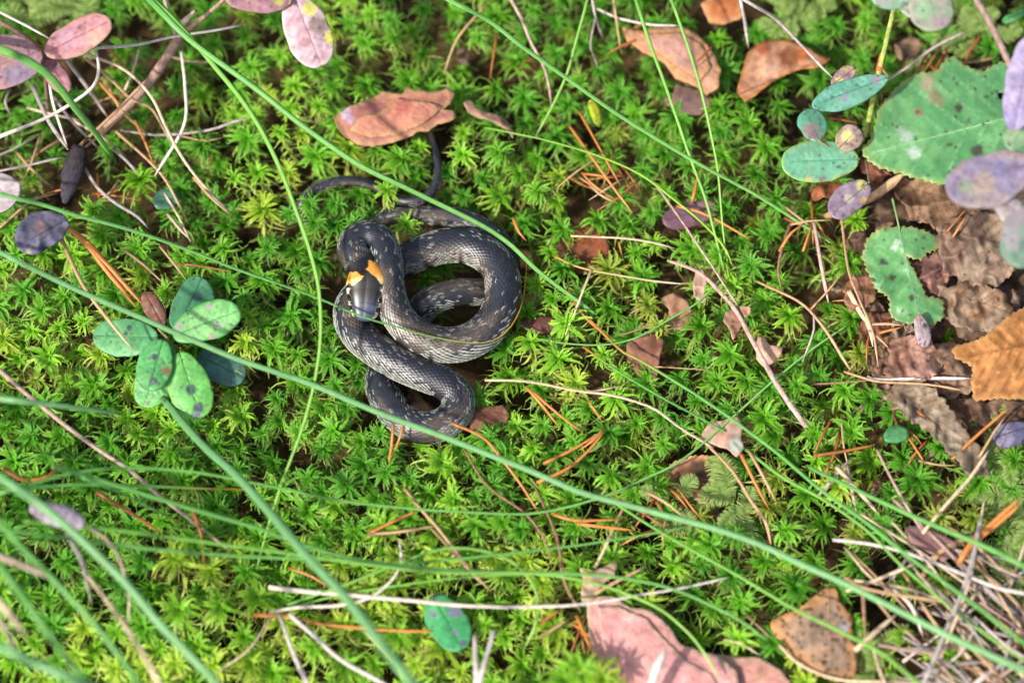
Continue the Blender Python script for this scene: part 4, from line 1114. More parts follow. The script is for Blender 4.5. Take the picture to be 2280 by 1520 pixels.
S("short pale stalk reaching to the pink leaf's stem", 'pale', 9, 8, (24, 30, 36), [(0, 27), (60, 58), (118, 92)])
S("blue grey stalk slanting through the dry stems", 'grey', 10, 8, (14, 8, 2), [(150, 133), (195, 195), (240, 262)])
S("brown straw leading from the papery scrap to the mauve leaf", 'tan', 8, 8, (4, 4, 2), [(0, 506), (70, 448), (130, 430)])
S("dull brown straw under the bent whitish stalk", 'brown', 7, 7, (2, 3, 3), [(60, 360), (110, 325), (160, 300)])
S("tan straw leaning against the pinkish twig's lower end", 'straw', 7, 6, (4, 7, 6), [(276, 205), (300, 150), (312, 100)])
S("thin straw fallen past the moss star to the orange needles", 'straw', 6, 5, (4, 5, 2), [(365, 430), (395, 480), (425, 540)])
S("tan straw descending over the dry stems' edge", 'tan', 7, 6, (8, 8, 3), [(430, 395), (470, 440), (520, 482)])
for i, (a, b) in enumerate([((22, 200), (28, 262)), ((230, 170), (330, 300)), ((150, 260), (260, 330)), ((210, 230), (310, 200)), ((30, 330), (120, 420)), ((90, 300), (40, 420)), ((120, 215), (220, 330)), ((60, 240), (190, 270)), ((0, 345), (90, 300)), ((250, 330), (330, 420))]):
    mdl = ((a[0] + b[0]) / 2 + random.uniform(-14, 14), (a[1] + b[1]) / 2 + random.uniform(-14, 14))
    S("thin dry stem in the tangle under the pink-leaved shoot", random.choice(['tan', 'brown', 'lilac', 'straw']), 7, 6, (0, 6, 0), [a, mdl, b], group="dry stems under the pink-leaved shoot")

# stalks on the left and below
S("long brownish stalk running below the lingonberry sprig to the sagging blade", 'pink', 10, 7, (18, 12, 4), [(0, 825), (85, 897), (150, 950), (222, 1003), (291, 1048), (359, 1106), (434, 1164), (513, 1226)])
S("lilac grey stalk hanging from the pale lilac leaf", 'lilac', 10, 8, (30, 26, 10), [(147, 1185), (170, 1225), (185, 1256), (205, 1345)])
S("tan stalk bowing away from the pale lilac leaf", 'straw', 8, 6, (32, 26, 16), [(198, 1174), (240, 1205), (267, 1246), (287, 1325), (285, 1385)])
S("long tan stalk leading away from the lilac grey stalk's end", 'straw', 9, 12, (20, 34, 44), [(188, 1270), (256, 1362), (308, 1438), (352, 1516)])
S("short thick brown stalk end below the pale lilac leaf", 'pink', 13, 11, (46, 46, 44), [(0, 1239), (60, 1262), (127, 1292)])
S("blurred thick tan stalk crossed by a pinkish one", 'straw', 15, 12, (52, 50, 46), [(0, 1342), (30, 1378), (60, 1420)])
S("blurred pinkish stalk crossing the thick tan one", 'pink', 13, 11, (50, 48, 46), [(0, 1385), (22, 1415), (34, 1446)])
S("long pale pink stalk lying across the green spotted leaf", 'pale', 11, 6, (7, 12, 8), [(598, 1306), (680, 1316), (760, 1322), (900, 1335), (1050, 1348), (1200, 1350), (1320, 1341), (1420, 1325), (1520, 1308), (1625, 1285)])
LANDMARKS.append(("the long pale pink stalk", 900, 1335))
S("pale stalk curving up into an arc beside the green spotted leaf", 'pale', 8, 7, (4, 10, 8), [(600, 1364), (660, 1352), (760, 1346), (830, 1326), (878, 1282), (893, 1245), (888, 1200)])
S("white dry stalk running down from the pale fork", 'white', 10, 9, (8, 10, 10), [(643, 1366), (700, 1415), (760, 1468), (845, 1516)])
S("white dry stalk dropping straight from the pale fork", 'white', 8, 10, (8, 12, 14), [(622, 1369), (638, 1410), (652, 1450), (682, 1516)])
S("thin tan stalk bowing back from the pale fork", 'straw', 6, 6, (6, 8, 8), [(602, 1372), (580, 1410), (547, 1451), (472, 1503)])
S("white split stick end standing upright by the green spotted leaf", 'white', 9, 12, (14, 16, 18), [(1058, 1412), (1059, 1460), (1062, 1516)])
S("white split stick end leaning towards its upright twin", 'white', 8, 12, (16, 17, 18), [(1099, 1402), (1085, 1455), (1068, 1516)])
S("brown stick lying across the moss by the tan leaf tip", 'tan', 9, 8, (5, 6, 6), [(1324, 1321), (1380, 1290), (1441, 1260)])
S("tan splinter beside the torn tan leaf tip", 'straw', 7, 7, (4, 5, 5), [(1324, 1263), (1345, 1224), (1365, 1185)])
T("grey lichen-tipped stick resting on the big pink bark slab", 'pale', 22, 16, (14, 17, 18), [(1445, 1540), (1462, 1490), (1482, 1442)])
T("thin brown stem arching through moss by the white splinters", 'brown', 6, 5, (2, 6, 3), [(1034, 1000), (1085, 1082), (1170, 1144), (1215, 1205), (1228, 1250)])
S("brown stalk running down from the orange needles to the bark slab", 'brown', 6, 8, (3, 6, 5), [(1191, 1082), (1239, 1191), (1256, 1291), (1293, 1362)])
S("tan stalk looping over the moss towards the pale tan scrap", 'straw', 6, 7, (4, 8, 4), [(1080, 846), (1179, 850), (1289, 870), (1376, 883), (1455, 909), (1514, 952), (1590, 998)])
LANDMARKS.append(("the looping tan stalk", 1300, 872))
S("short fork of the looping tan stalk", 'straw', 5, 4, (5, 6, 4), [(1300, 873), (1340, 868), (1384, 858)])
S("thin straw stuck in moss across the sunken wet leaf's corner", 'straw', 6, 6, (5, 5, 2), [(1317, 601), (1290, 670), (1258, 748)])
S("pinkish straw lying on the sunken wet leaf", 'straw', 5, 7, (3, 4, 3), [(1270, 526), (1376, 530), (1443, 538), (1505, 554)])
T("thick brown stem with withered husks crossing the moss", 'pink', 8, 14, (4, 8, 5), [(1487, 580), (1554, 605), (1605, 653), (1640, 695), (1684, 774), (1732, 859), (1795, 950)], tip=False)
LANDMARKS.append(("the husked brown stem", 1650, 720))
T("thin dark stem meeting the brown stem at its husk", 'pink', 5, 5, (4, 9, 7), [(1455, 405), (1475, 432), (1574, 574), (1645, 684)])
S("short brown straw by the torn reddish leaf", 'brown', 4, 5, (0, 2, 2), [(1380, 747), (1440, 727), (1500, 703)])
S("thin tan straw between moss tufts by the looping tan stalk", 'tan', 4, 4, (1, 2, 1), [(1455, 816), (1520, 820), (1582, 824)])
S("pinkish stem curving round moss towards the white straw", 'tan', 6, 7, (2, 9, 4), [(1684, 625), (1777, 671), (1828, 722), (1879, 801), (1898, 830)])
S("short grey stalk crossing the pinkish curved stem", 'grey', 5, 5, (8, 7, 3), [(1811, 695), (1811, 739), (1786, 806)])
S("pink dead stem with a shaggy end in the moss", 'pink', 8, 9, (6, 6, 2), [(1812, 495), (1831, 603), (1845, 676)])
S("long thin stalk down the edge of the bitten green leaf", 'tan', 6, 7, (4, 9, 5), [(1868, 440), (1876, 500), (1889, 603), (1913, 664), (1944, 739), (1956, 818)])
S("stout yellowish stick beside the bitten green leaf's tip", 'straw', 13, 9, (8, 7, 4), [(1890, 648), (1915, 695), (1935, 725), (1944, 772)])
T("rope-like brown rootlet curving down in the moss", 'brown', 9, 6, (0, 5, 0), [(1764, 488), (1739, 562), (1733, 613), (1744, 652)])
S("white straw lying level under the crumpled pinkish leaf", 'white', 6, 8, (6, 8, 9), [(1930, 838), (1954, 845), (2060, 842), (2160, 842)])
S("tan straw diverging below the white straw", 'tan', 6, 5, (6, 8, 7), [(1880, 828), (1954, 849), (2060, 855), (2148, 869)])
S("brown straw running under moss into the white straw", 'brown', 5, 5, (1, 3, 5), [(1797, 856), (1870, 852), (1951, 846)])
S("thin splinter at the foot of the brown stem", 'straw', 7, 5, (3, 4, 3), [(1758, 900), (1778, 925), (1796, 950)])
S("tan stalk running past the pale tan scrap to the dark toothed leaf", 'tan', 6, 8, (2, 4, 3), [(1520, 958), (1570, 985), (1633, 1051), (1674, 1116), (1705, 1161), (1716, 1210)])
S("grey stalk leaning over the tan stalks near the straw heap", 'grey', 8, 7, (3, 8, 5), [(1821, 1105), (1860, 1060), (1898, 1015)])
S("stout tan stalk slanting past the grey stalk", 'straw', 10, 8, (8, 8, 5), [(1862, 1038), (1905, 1085), (1956, 1143)])
S("pinkish stalk standing beside the stout tan stalk", 'pink', 8, 7, (6, 7, 3), [(1884, 1030), (1896, 1085), (1907, 1140)])
S("thin pink stalk leading down to the purplish bark chip", 'pink', 6, 6, (5, 9, 10), [(1951, 1000), (1999, 1092), (2057, 1188)])
S("tan stalk leading up from the purplish bark chip", 'straw', 8, 9, (10, 12, 12), [(2053, 1187), (2105, 1125), (2156, 1068), (2203, 1000)])
S("white straw arching over the straw heap below the purplish chip", 'white', 8, 8, (9, 14, 18), [(1855, 1200), (1930, 1209), (2016, 1229), (2118, 1267), (2221, 1308), (2280, 1320)])
S("blue grey stalk standing up through the straw heap", 'lilac', 9, 10, (16, 18, 14), [(2056, 1520), (2100, 1420), (2146, 1308), (2170, 1230), (2183, 1150)])
S("stout tan stick by the speckled brown leaf's edge", 'straw', 12, 10, (12, 12, 10), [(1903, 1448), (1950, 1406), (1999, 1364)])
S("tan straw lying over the heap towards the purplish chip", 'straw', 7, 9, (8, 10, 12), [(1883, 1315), (1965, 1284), (2037, 1254)])
S("dark upright stem at the edge of the straw heap", 'brown', 10, 8, (10, 8, 6), [(1920, 1300), (1924, 1360), (1926, 1412)])
S("long tan stem bowing along the speckled brown leaf's underside", 'straw', 7, 7, (6, 8, 8), [(1735, 1435), (1770, 1470), (1811, 1494), (1879, 1513), (1990, 1518)])
S("brown straw under the speckled brown leaf's corner", 'brown', 6, 7, (1, 3, 4), [(1660, 1368), (1690, 1395), (1716, 1418)])
S("thin straw running out of moss to the bark piece", 'straw', 6, 5, (3, 5, 3), [(1612, 1424), (1650, 1432), (1695, 1460)])

# twigs and stems at the top
T("dead grey pink twig hanging down to the foot of the pale leaning blade", 'pink', 10, 5, (20, 12, 2), [(1139, 0), (1164, 47), (1182, 94), (1211, 151), (1222, 194), (1228, 238)])
T("grey forked twig hanging by the straight leaning blade", 'grey', 7, 5, (14, 10, 2), [(1319, 0), (1326, 36), (1344, 90)])
T("lower prong of the grey fork hooking into moss", 'grey', 5, 4, (11, 8, 0), [(1326, 42), (1315, 101), (1326, 135), (1337, 165)])
T("white rootlet lying along the pinkish bark strip", 'white', 5, 6, (8, 9, 11), [(1330, 20), (1370, 38), (1401, 47), (1450, 56), (1512, 58)])
S("upright yellowish straw beside the grey forked twig", 'tan', 6, 4, (10, 8, 1), [(1366, 0), (1374, 60), (1384, 124)])
S("yellow brown straw slanting into dark moss above the bark flake", 'tan', 6, 5, (8, 6, 1), [(1083, 10), (1024, 79), (1000, 130), (988, 168)])
S("rust straw standing in the dark gap behind the hooked leaf", 'rust', 5, 4, (4, 3, 0), [(1106, 72), (1098, 125), (1090, 182)])
T("long grey dead twig bending over the curled rust leaf", 'grey', 9, 6, (30, 20, 18), [(1657, 0), (1725, 41), (1773, 89), (1814, 133), (1854, 174)])
T("short white twig standing against the curled rust leaf", 'white', 9, 7, (28, 16, 6), [(1649, 0), (1660, 55), (1667, 108)])
T("olive stick under the browning sprig's lowest leaf", 'tan', 18, 22, (0, 6, 10), [(1838, 484), (1870, 468), (1937, 441), (2015, 384)])
S("grey stalk behind the speckled leaf leading to the yellow stem", 'grey', 8, 6, (12, 8, 4), [(2145, 72), (2080, 105), (2020, 150), (1975, 180)])

# straw heap, lower right corner
rr_ = random.Random(11)
for i in range(105):
    cx = rr_.uniform(1930, 2330); cy = rr_.uniform(1230, 1600)
    if (cx - 1900) * 0.9 + (cy - 1180) < 150:
        continue
    an = math.radians(rr_.gauss(38, 13)) if rr_.random() < 0.74 else math.radians(rr_.uniform(-75, 80))
    L = rr_.uniform(120, 420)
    dx, dy = math.cos(an) * L / 2, math.sin(an) * L / 2
    bow = rr_.uniform(-22, 22)
    zb = rr_.uniform(0, 11)
    pts = [(cx - dx, cy - dy), (cx - math.sin(an) * bow, cy + math.cos(an) * bow), (cx + dx, cy + dy)]
    pts = [(min(max(a, 1880), 2480), min(b, 1700)) for a, b in pts]
    if pts[0][0] < 1930 and pts[0][1] > 1300:
        continue
    pal = rr_.choice(['straw', 'straw', 'tan', 'pale', 'brown', 'pink', 'grey', 'tan', 'lilac'])
    big = rr_.random() < 0.16
    nm = {'straw': 'straw-coloured', 'tan': 'tan', 'pale': 'pale', 'brown': 'brown', 'pink': 'pinkish', 'grey': 'grey', 'lilac': 'grey'}[pal]
    p = np.array(pts, float)
    # keep to the picture's own rule: strands here lie flat, ends in the heap
    n = int(L / 14) + 5
    q = catmull(np.column_stack([p, [zb - 3, zb + 2, zb - 3]]), n)
    wd = (rr_.uniform(10, 15) if big else rr_.uniform(5, 9)) / 2 * np.clip((1 - np.linspace(0, 1, n)) * L / 50 + 0.4, 0, 1)
    col = mixc(np.tile(hx(PAL[pal][0]), (n, 1)), hx(PAL[pal][1]), np.linspace(0, 1, n)) * rr_.uniform(0.75, 1.05)
    single("dry_stalk", tube(P(q[:, 0], q[:, 1], q[:, 2]), wd * mpp(zb), col, 6, 0.5, rr_.uniform(-1, 1)), M_STRAW, f"{'thick' if big else 'thin'} {'long' if L > 270 else 'short'} {nm} dry stalk tangled in the straw heap", "stalk", f"{'thick' if big else 'thin'} {'long' if L > 270 else 'short'} {nm} stalks of the straw heap")

# pine needles
def N(pts, w=7, z=(5, 6, 5), pal='orange', pair=None):
    NEED.append((pts, w, z, pal))
    if pair:
        NEED.append(([(a + pair[0] * i / (len(pts) - 1) , b + pair[1] * i / (len(pts) - 1)) for i, (a, b) in enumerate(pts)], w, (z[0], z[1] - 0.6, z[2] - 0.8), pal))


NEED = []
N([(876, 945), (872, 990), (864, 1042)], 7, (8, 6, 1)); N([(898, 946), (886, 985), (868, 1024)], 6, (8, 6, 1))
N([(1210, 1032), (1275, 1000), (1338, 962)], 8); N([(1194, 1075), (1266, 1041), (1320, 992), (1348, 955)], 8)
N([(1232, 1144), (1270, 1156), (1307, 1158), (1384, 1156)], 8); N([(1285, 1165), (1340, 1172), (1414, 1180)], 8)
N([(818, 1188), (880, 1158), (936, 1134)], 8); N([(818, 1190), (900, 1182), (972, 1170)], 8, pal='tan')
N([(900, 1085), (935, 1130), (972, 1171), (1030, 1245), (1094, 1318)], 8, (3, 8, 5), 'tan'); N([(955, 1170), (1010, 1230), (1072, 1300)], 7, (4, 7, 4), 'tan')
N([(1005, 941), (1076, 974), (1120, 1025), (1165, 1085), (1205, 1150)], 7, (8, 6, 3))
N([(1201, 1388), (1225, 1370), (1250, 1355)], 9); N([(1283, 1369), (1305, 1420), (1330, 1478)], 8, (5, 7, 7))
N([(690, 1385), (760, 1393), (876, 1403), (968, 1406)], 8, (6, 7, 6)); N([(564, 1368), (640, 1372), (700, 1385)], 9, (7, 8, 7))
N([(811, 1403), (850, 1448), (888, 1492)], 6, pal='tan'); N([(640, 1262), (700, 1285), (745, 1318)], 6, (4, 5, 3)); N([(1203, 1418), (1240, 1395), (1268, 1378)], 8, pal='tan')
N([(154, 507), (200, 545), (239, 589), (318, 678)], 12, (12, 12, 8), pair=(-14, 6)); N([(215, 565), (255, 610), (286, 665)], 11, (7, 8, 5), 'rust')
N([(137, 531), (160, 585), (191, 644), (240, 710), (296, 778)], 9, (16, 18, 16), 'tan')
N([(270, 552), (320, 590), (366, 632)], 7, pal='tan'); N([(356, 548), (390, 590), (417, 626)], 6, pal='tan'); N([(372, 476), (400, 510), (426, 536)], 7, pal='pink'); N([(390, 588), (430, 590), (520, 606)], 5, (3, 4, 2), 'rust')
N([(1143, 485), (1155, 515), (1172, 536)], 9, (4, 5, 4)); N([(1268, 280), (1335, 375), (1408, 474)], 7, (4, 7, 6)); N([(1290, 248), (1335, 330), (1385, 420)], 6, (2, 5, 4))
N([(1506, 459), (1574, 479), (1672, 533)], 7, (5, 6, 4)); N([(1540, 450), (1548, 420), (1556, 378)], 8, (3, 4, 1)); N([(1171, 862), (1205, 900), (1248, 955)], 7, (5, 5, 2)); N([(1185, 872), (1235, 915), (1295, 962)], 7, (5, 6, 4))
N([(1310, 895), (1328, 918), (1342, 942)], 6, (3, 3, 1)); N([(1345, 955), (1320, 980), (1290, 1002)], 7)
N([(1265, 640), (1290, 690), (1330, 735)], 7, (1, 3, 2), 'rust'); N([(1378, 538), (1382, 555), (1386, 572)], 6, (0, 0, -2))
N([(1942, 722), (1975, 721), (2012, 725)], 7, (8, 9, 9), 'tan'); N([(1958, 741), (1985, 734), (2010, 728)], 7, (7, 8, 8)); N([(1935, 735), (1960, 755), (1982, 778)], 6, (6, 7, 7), 'tan')
N([(2120, 1022), (2180, 965), (2250, 905)], 8, (9, 11, 11)); N([(2180, 1018), (2212, 965), (2240, 925)], 7, (8, 9, 9), 'tan'); N([(2043, 914), (2070, 940), (2104, 970)], 7, (7, 9, 8)); N([(1814, 1014), (1880, 1004), (1950, 990)], 8, (4, 5, 5), 'rust')
N([(1650, 1010), (1684, 1079), (1714, 1135)], 9, (6, 5, 2)); N([(1668, 1005), (1700, 1060), (1730, 1120)], 8, (5, 5, 2), 'tan'); N([(2134, 1255), (2165, 1205), (2215, 1160), (2290, 1108)], 13, (11, 14, 16), pair=(4, 14))
N([(1590, 100), (1560, 130), (1536, 152)], 6, (7, 9, 9), 'rust'); N([(1805, 690), (1850, 640), (1880, 600)], 5, (2, 4, 3), 'tan')
N([(70, 1070), (110, 1058), (150, 1018)], 10, (18, 16, 10)); N([(0, 1040), (40, 1062), (75, 1072)], 11, (20, 19, 17), 'rust'); N([(215, 1095), (290, 1140), (360, 1188)], 9, (12, 10, 5), 'rust'); N([(428, 1135), (448, 1190), (455, 1262)], 9, (8, 8, 4), 'rust')
N([(1735, 560), (1760, 520), (1790, 498)], 8, (4, 6, 5)); N([(1788, 560), (1800, 525), (1808, 500)], 7, (4, 5, 4)); N([(1760, 500), (1800, 492), (1850, 490)], 6, (5, 6, 6), 'tan')
N([(1840, 262), (1880, 268), (1915, 276)], 6, (3, 4, 3), 'rust'); N([(1948, 300), (1955, 260), (1965, 215)], 6, (8, 8, 6), 'rust'); N([(2050, 330), (2030, 362), (2010, 395)], 6, (1, 2, 1), 'rust')
N([(2105, 520), (2130, 490), (2155, 462)], 6, (9, 11, 11), 'rust'); N([(2120, 530), (2140, 500), (2152, 478)], 6, (9, 11, 11)); N([(300, 268), (325, 320), (344, 372)], 7, (5, 5, 2)); N([(219, 181), (245, 210), (270, 236)], 8, (6, 7, 6), 'orange')
N([(240, 110), (258, 125), (272, 142)], 9, (5, 6, 4), 'rust'); N([(1195, 133), (1160, 138), (1120, 142)], 6, (0, 1, 0), 'rust'); N([(1200, 145), (1165, 150), (1130, 150)], 6, (0, 1, 0), 'rust')
rn = random.Random(5)
for (cx, cy, sx, sy, n_) in ((1330, 410, 60, 38, 13), (1770, 500, 60, 30, 4), (1430, 1165, 60, 30, 5), (1430, 70, 50, 35, 6), (1960, 700, 40, 60, 4), (2090, 1010, 70, 30, 4), (1860, 985, 50, 30, 3), (200, 440, 70, 30, 5), (2060, 160, 60, 30, 6), (2150, 130, 60, 40, 6), (1500, 1100, 60, 40, 4), (1300, 1440, 20, 40, 4)):
    for _ in range(n_):
        x0, y0 = rn.gauss(cx, sx * 0.6), rn.gauss(cy, sy * 0.6); an = rn.uniform(0, math.pi); L = rn.uniform(60, 130)
        bw = rn.uniform(-6, 6); zb = rn.uniform(0, 5)
        N([(x0 - math.cos(an) * L / 2, y0 - math.sin(an) * L / 2), (x0 - math.sin(an) * bw, y0 + math.cos(an) * bw), (x0 + math.cos(an) * L / 2, y0 + math.sin(an) * L / 2)], rn.uniform(5, 8), (zb - 2, zb, zb - 2), rn.choice(['orange', 'rust', 'rust', 'tan']))
LANDMARKS += [("the snake's head", 815, 660), ("the snake's lower loop", 930, 900), ("the snake's big coil", 1060, 640), ("the snake's thin tail", 850, 420)]
LANDMARKS += [("the straw heap", 2120, 1400), ("the forked white stalks", 660, 1400), ("the curled grey mauve leaf", 95, 525), ("the green spotted leaf", 1000, 1380), ("the pale lilac leaf", 130, 1145), ("the hooked brown leaf", 1095, 265), ("the torn reddish leaf", 1430, 800),
              ("the grey forked twig", 1330, 90), ("the sagging grass arc", 1150, 1140), ("the russet bark chip", 1090, 930)]


PN = {'orange': 'orange', 'rust': 'rusty brown', 'tan': 'tan', 'pink': 'pinkish'}
for (pts, w_, z_, pal) in NEED:
    mid = np.mean(np.array(pts, float), 0)
    l1, l2 = beside(mid[0], mid[1])
    lb = f"{PN[pal]} pine needle by {l1} towards {l2}"
    strand("pine_needle", "needle", lb, pal, w_, w_ * 0.75, z_, [(min(max(a, 8), 2272), min(max(b, 8), 1512)) for a, b in pts], flat=0.7, mat=M_NEEDLE, wob=0.8, group=lb.replace("needle", "needles"))

# ------------------------------------------------------------------ moss
SHADES = [  # centre, tip, pendant branches
    ('#3f9a14', '#72b038', '#8aa452'), ('#4ca812', '#88c03c', '#9cb25a'), ('#5eb812', '#a4d044', '#b0c068'), ('#86c416', '#c4da54', '#c2c670'), ('#72a020', '#acba4c', '#b2a260')]
SHADE_WORD = ['deep green', 'fresh green', 'bright green', 'yellow green', 'olive green']


def leaf_strip(base, az, el0, el1, length, wid, rs, segs=4, sag=0.0):
    """A narrow folded leaf that arches outward and droops; returns 3 points per station."""
    t = np.linspace(0, 1, segs + 1)
    el = el0 + (el1 - el0) * t
    st = length / segs
    out = np.cumsum(np.concatenate([[0], np.cos(el[:-1]) * st])); up = np.cumsum(np.concatenate([[0], np.sin(el[:-1]) * st]))
    az_ = az + sag * t ** 1.5
    c, s = np.cos(az_), np.sin(az_)
    mid = np.stack([base[0] + c * out, base[1] + s * out, base[2] + up], -1)
    w = wid * np.array([0.55, 0.95, 1.0, 0.72, 0.16][:segs + 1] if segs == 4 else np.interp(t, [0, .3, .7, 1], [.6, 1, .7, .06]))
    w = w * (1 + 0.25 * (rs.random(segs + 1) - 0.5))
    sd = np.stack([-s, c, 0 * c], -1)
    nu = np.stack([-c * np.sin(el), -s * np.sin(el), np.cos(el)], -1)
    l = mid + sd * w[:, None] / 2 + nu * w[:, None] * 0.18
    r = mid - sd * w[:, None] / 2 + nu * w[:, None] * 0.18
    return np.stack([l, mid, r], 1).reshape(-1, 3), t


def strips(specs, rs, cin, ctip):
    vs, fs, cs = [], [], []
    b = 0
    for (base, az, e0, e1, L, w, sag) in specs:
        v, t = leaf_strip(base, az, e0, e1, L, w, rs, 4, sag)
        k = 0.8 + 0.4 * rs.random()
        col = mixc(np.tile(cin, (5, 1)), ctip, np.clip(t * (0.8 + 0.5 * rs.random()), 0, 1)) * k
        vs.append(v); cs.append(np.repeat(col, 3, 0))
        for i in range(4):
            for j in range(2):
                a = b + i * 3 + j
                fs.append((a, a + 3, a + 4, a + 1))
        b += 15
    return np.vstack(vs), np.array(fs), np.vstack(cs)


def star(seed, shade):
    """Head of a moss shoot: a loose many-pointed star of curved branches with small side leaves."""
    rs = np.random.default_rng(seed)
    R = 0.0056
    sp = []
    n1 = int(rs.integers(11, 16))
    a0 = rs.random() * 6.28
    for i in range(n1):
        sp.append(((0, 0, 0), a0 + i * 6.283 / n1 + rs.normal(0, 0.22), rs.uniform(0.15, 0.65), rs.uniform(-1.3, -0.15), R * rs.uniform(0.70, 1.18), R * rs.uniform(0.14, 0.21), rs.normal(0, 0.45)))
    n2 = int(rs.integers(11, 15))
    for i in range(n2):
        sp.append(((0, 0, R * 0.07), a0 + 0.2 + i * 6.283 / n2 + rs.normal(0, 0.25), rs.uniform(0.5, 0.95), rs.uniform(-0.5, 0.45), R * rs.uniform(0.42, 0.80), R * rs.uniform(0.11, 0.17), rs.normal(0, 0.5)))
    for i in range(11):
        sp.append(((0, 0, R * 0.08), i * 0.58 + rs.normal(0, 0.3), rs.uniform(0.85, 1.3), rs.uniform(0.2, 1.0), R * rs.uniform(0.22, 0.42), R * 0.10, 0))
    # long pale branches hanging under the rim
    n3 = 10
    low = []
    for i in range(n3):
        low.append(((0, 0, -R * 0.12), a0 + i * 6.283 / n3 + rs.normal(0, 0.3), rs.uniform(-0.2, 0.3), rs.uniform(-1.5, -0.8), R * rs.uniform(0.9, 1.75), R * rs.uniform(0.07, 0.12), rs.normal(0, 0.9)))
    c = SHADES[shade]
    v, f, cc = strips(sp, rs, hx(c[0]), hx(c[1]))
    v2, f2, c2 = strips(low, rs, hx(c[1]), hx(c[2]))
    # side leaves along the outer and middle branches
    lv, lf, lc = [], [], []
    nb_ = len(v) + len(v2)
    for b in range(n1 + n2):
        st = v[b * 15:(b + 1) * 15].reshape(5, 3, 3)
        for q in range(5):
            t = 0.25 + 0.75 * q / 4.6
            i0 = min(int(t * 4), 3); fr_ = t * 4 - i0
            m0 = st[i0, 1] * (1 - fr_) + st[i0 + 1, 1] * fr_
            d = unit(st[i0 + 1, 1] - st[i0, 1]); s_ = unit(st[i0, 0] - st[i0, 2]) * (1 if q % 2 else -1)
            L = R * rs.uniform(0.10, 0.19); dr = unit(d * 0.8 + s_ * rs.uniform(0.4, 0.9) + np.array([0, 0, rs.uniform(-0.1, 0.45)]))
            pv = unit(np.cross(dr, [0, 0, 1.0])) * L * 0.17
            k0 = nb_ + len(lv)
            lv += [m0, m0 + dr * L * 0.45 + pv, m0 + dr * L, m0 + dr * L * 0.45 - pv]; lf.append((k0, k0 + 1, k0 + 2, k0 + 3))
            cl_ = (hx(c[0]) * (1 - t) + hx(c[1]) * t) * rs.uniform(0.8, 1.2)
            lc += [cl_] * 4
    return np.vstack([v, v2, np.array(lv)]), np.vstack([f, f2 + len(v), np.array(lf)]), np.vstack([cc, c2, np.array(lc)])


def stem_mesh(seed, shade):
    """Stem of a shoot with its pale pendent branches."""
    rs = np.random.default_rng(seed + 500)
    sp = []
    H = 0.019
    for i in range(20):
        z = -0.0012 - H * (i / 20) ** 1.1
        sp.append(((0, 0, z), i * 2.4 + rs.normal(0, 0.3), rs.uniform(-0.5, 0.3), rs.uniform(-1.5, -0.9), 0.0052 * rs.uniform(0.7, 1.25), 0.0007, rs.normal(0, 0.4)))
    c = SHADES[shade]
    v, f, cc = strips(sp, rs, hx(c[1]), hx(c[2]))
    tv, tf, tc_ = tube(np.array([[0, 0, -H], [0.0004, 0, -H * 0.6], [0, 0.0003, -H * 0.3], [0, 0, 0.0002]]), 0.00045, hx(c[2]), 4)
    vv = np.vstack([v, tv]); fl = [tuple(q) for q in f.tolist()] + [tuple(i + len(v) for i in q) for q in tf]
    return vv, fl, np.vstack([cc, tc_])


NV = 5
HEADS = {(s, k): mesh("head", *star(s * 31 + k * 7 + 1, k), M_MOSS) for s in range(NV) for k in range(5)}
STEMS = {(s, k): mesh("stem", *stem_mesh(s * 31 + k * 7 + 1, k), M_MOSS) for s in range(2) for k in range(5)}

# where shoots stand: even scatter over the picture and a margin round it
pr_ = np.random.default_rng(21)
cell = 46.0
cand = []
U0, U1, V0, V1 = -420, 2700, -420, 1900
grid = {}


def far_enough(u, v, r):
    gi, gj = int(u // 60), int(v // 60)
    for a in range(gi - 2, gi + 3):
        for b in range(gj - 2, gj + 3):
            for (x_, y_, r_) in grid.get((a, b), ()):
                if (x_ - u) ** 2 + (y_ - v) ** 2 < (0.5 * (r + r_)) ** 2:
                    return False
    return True


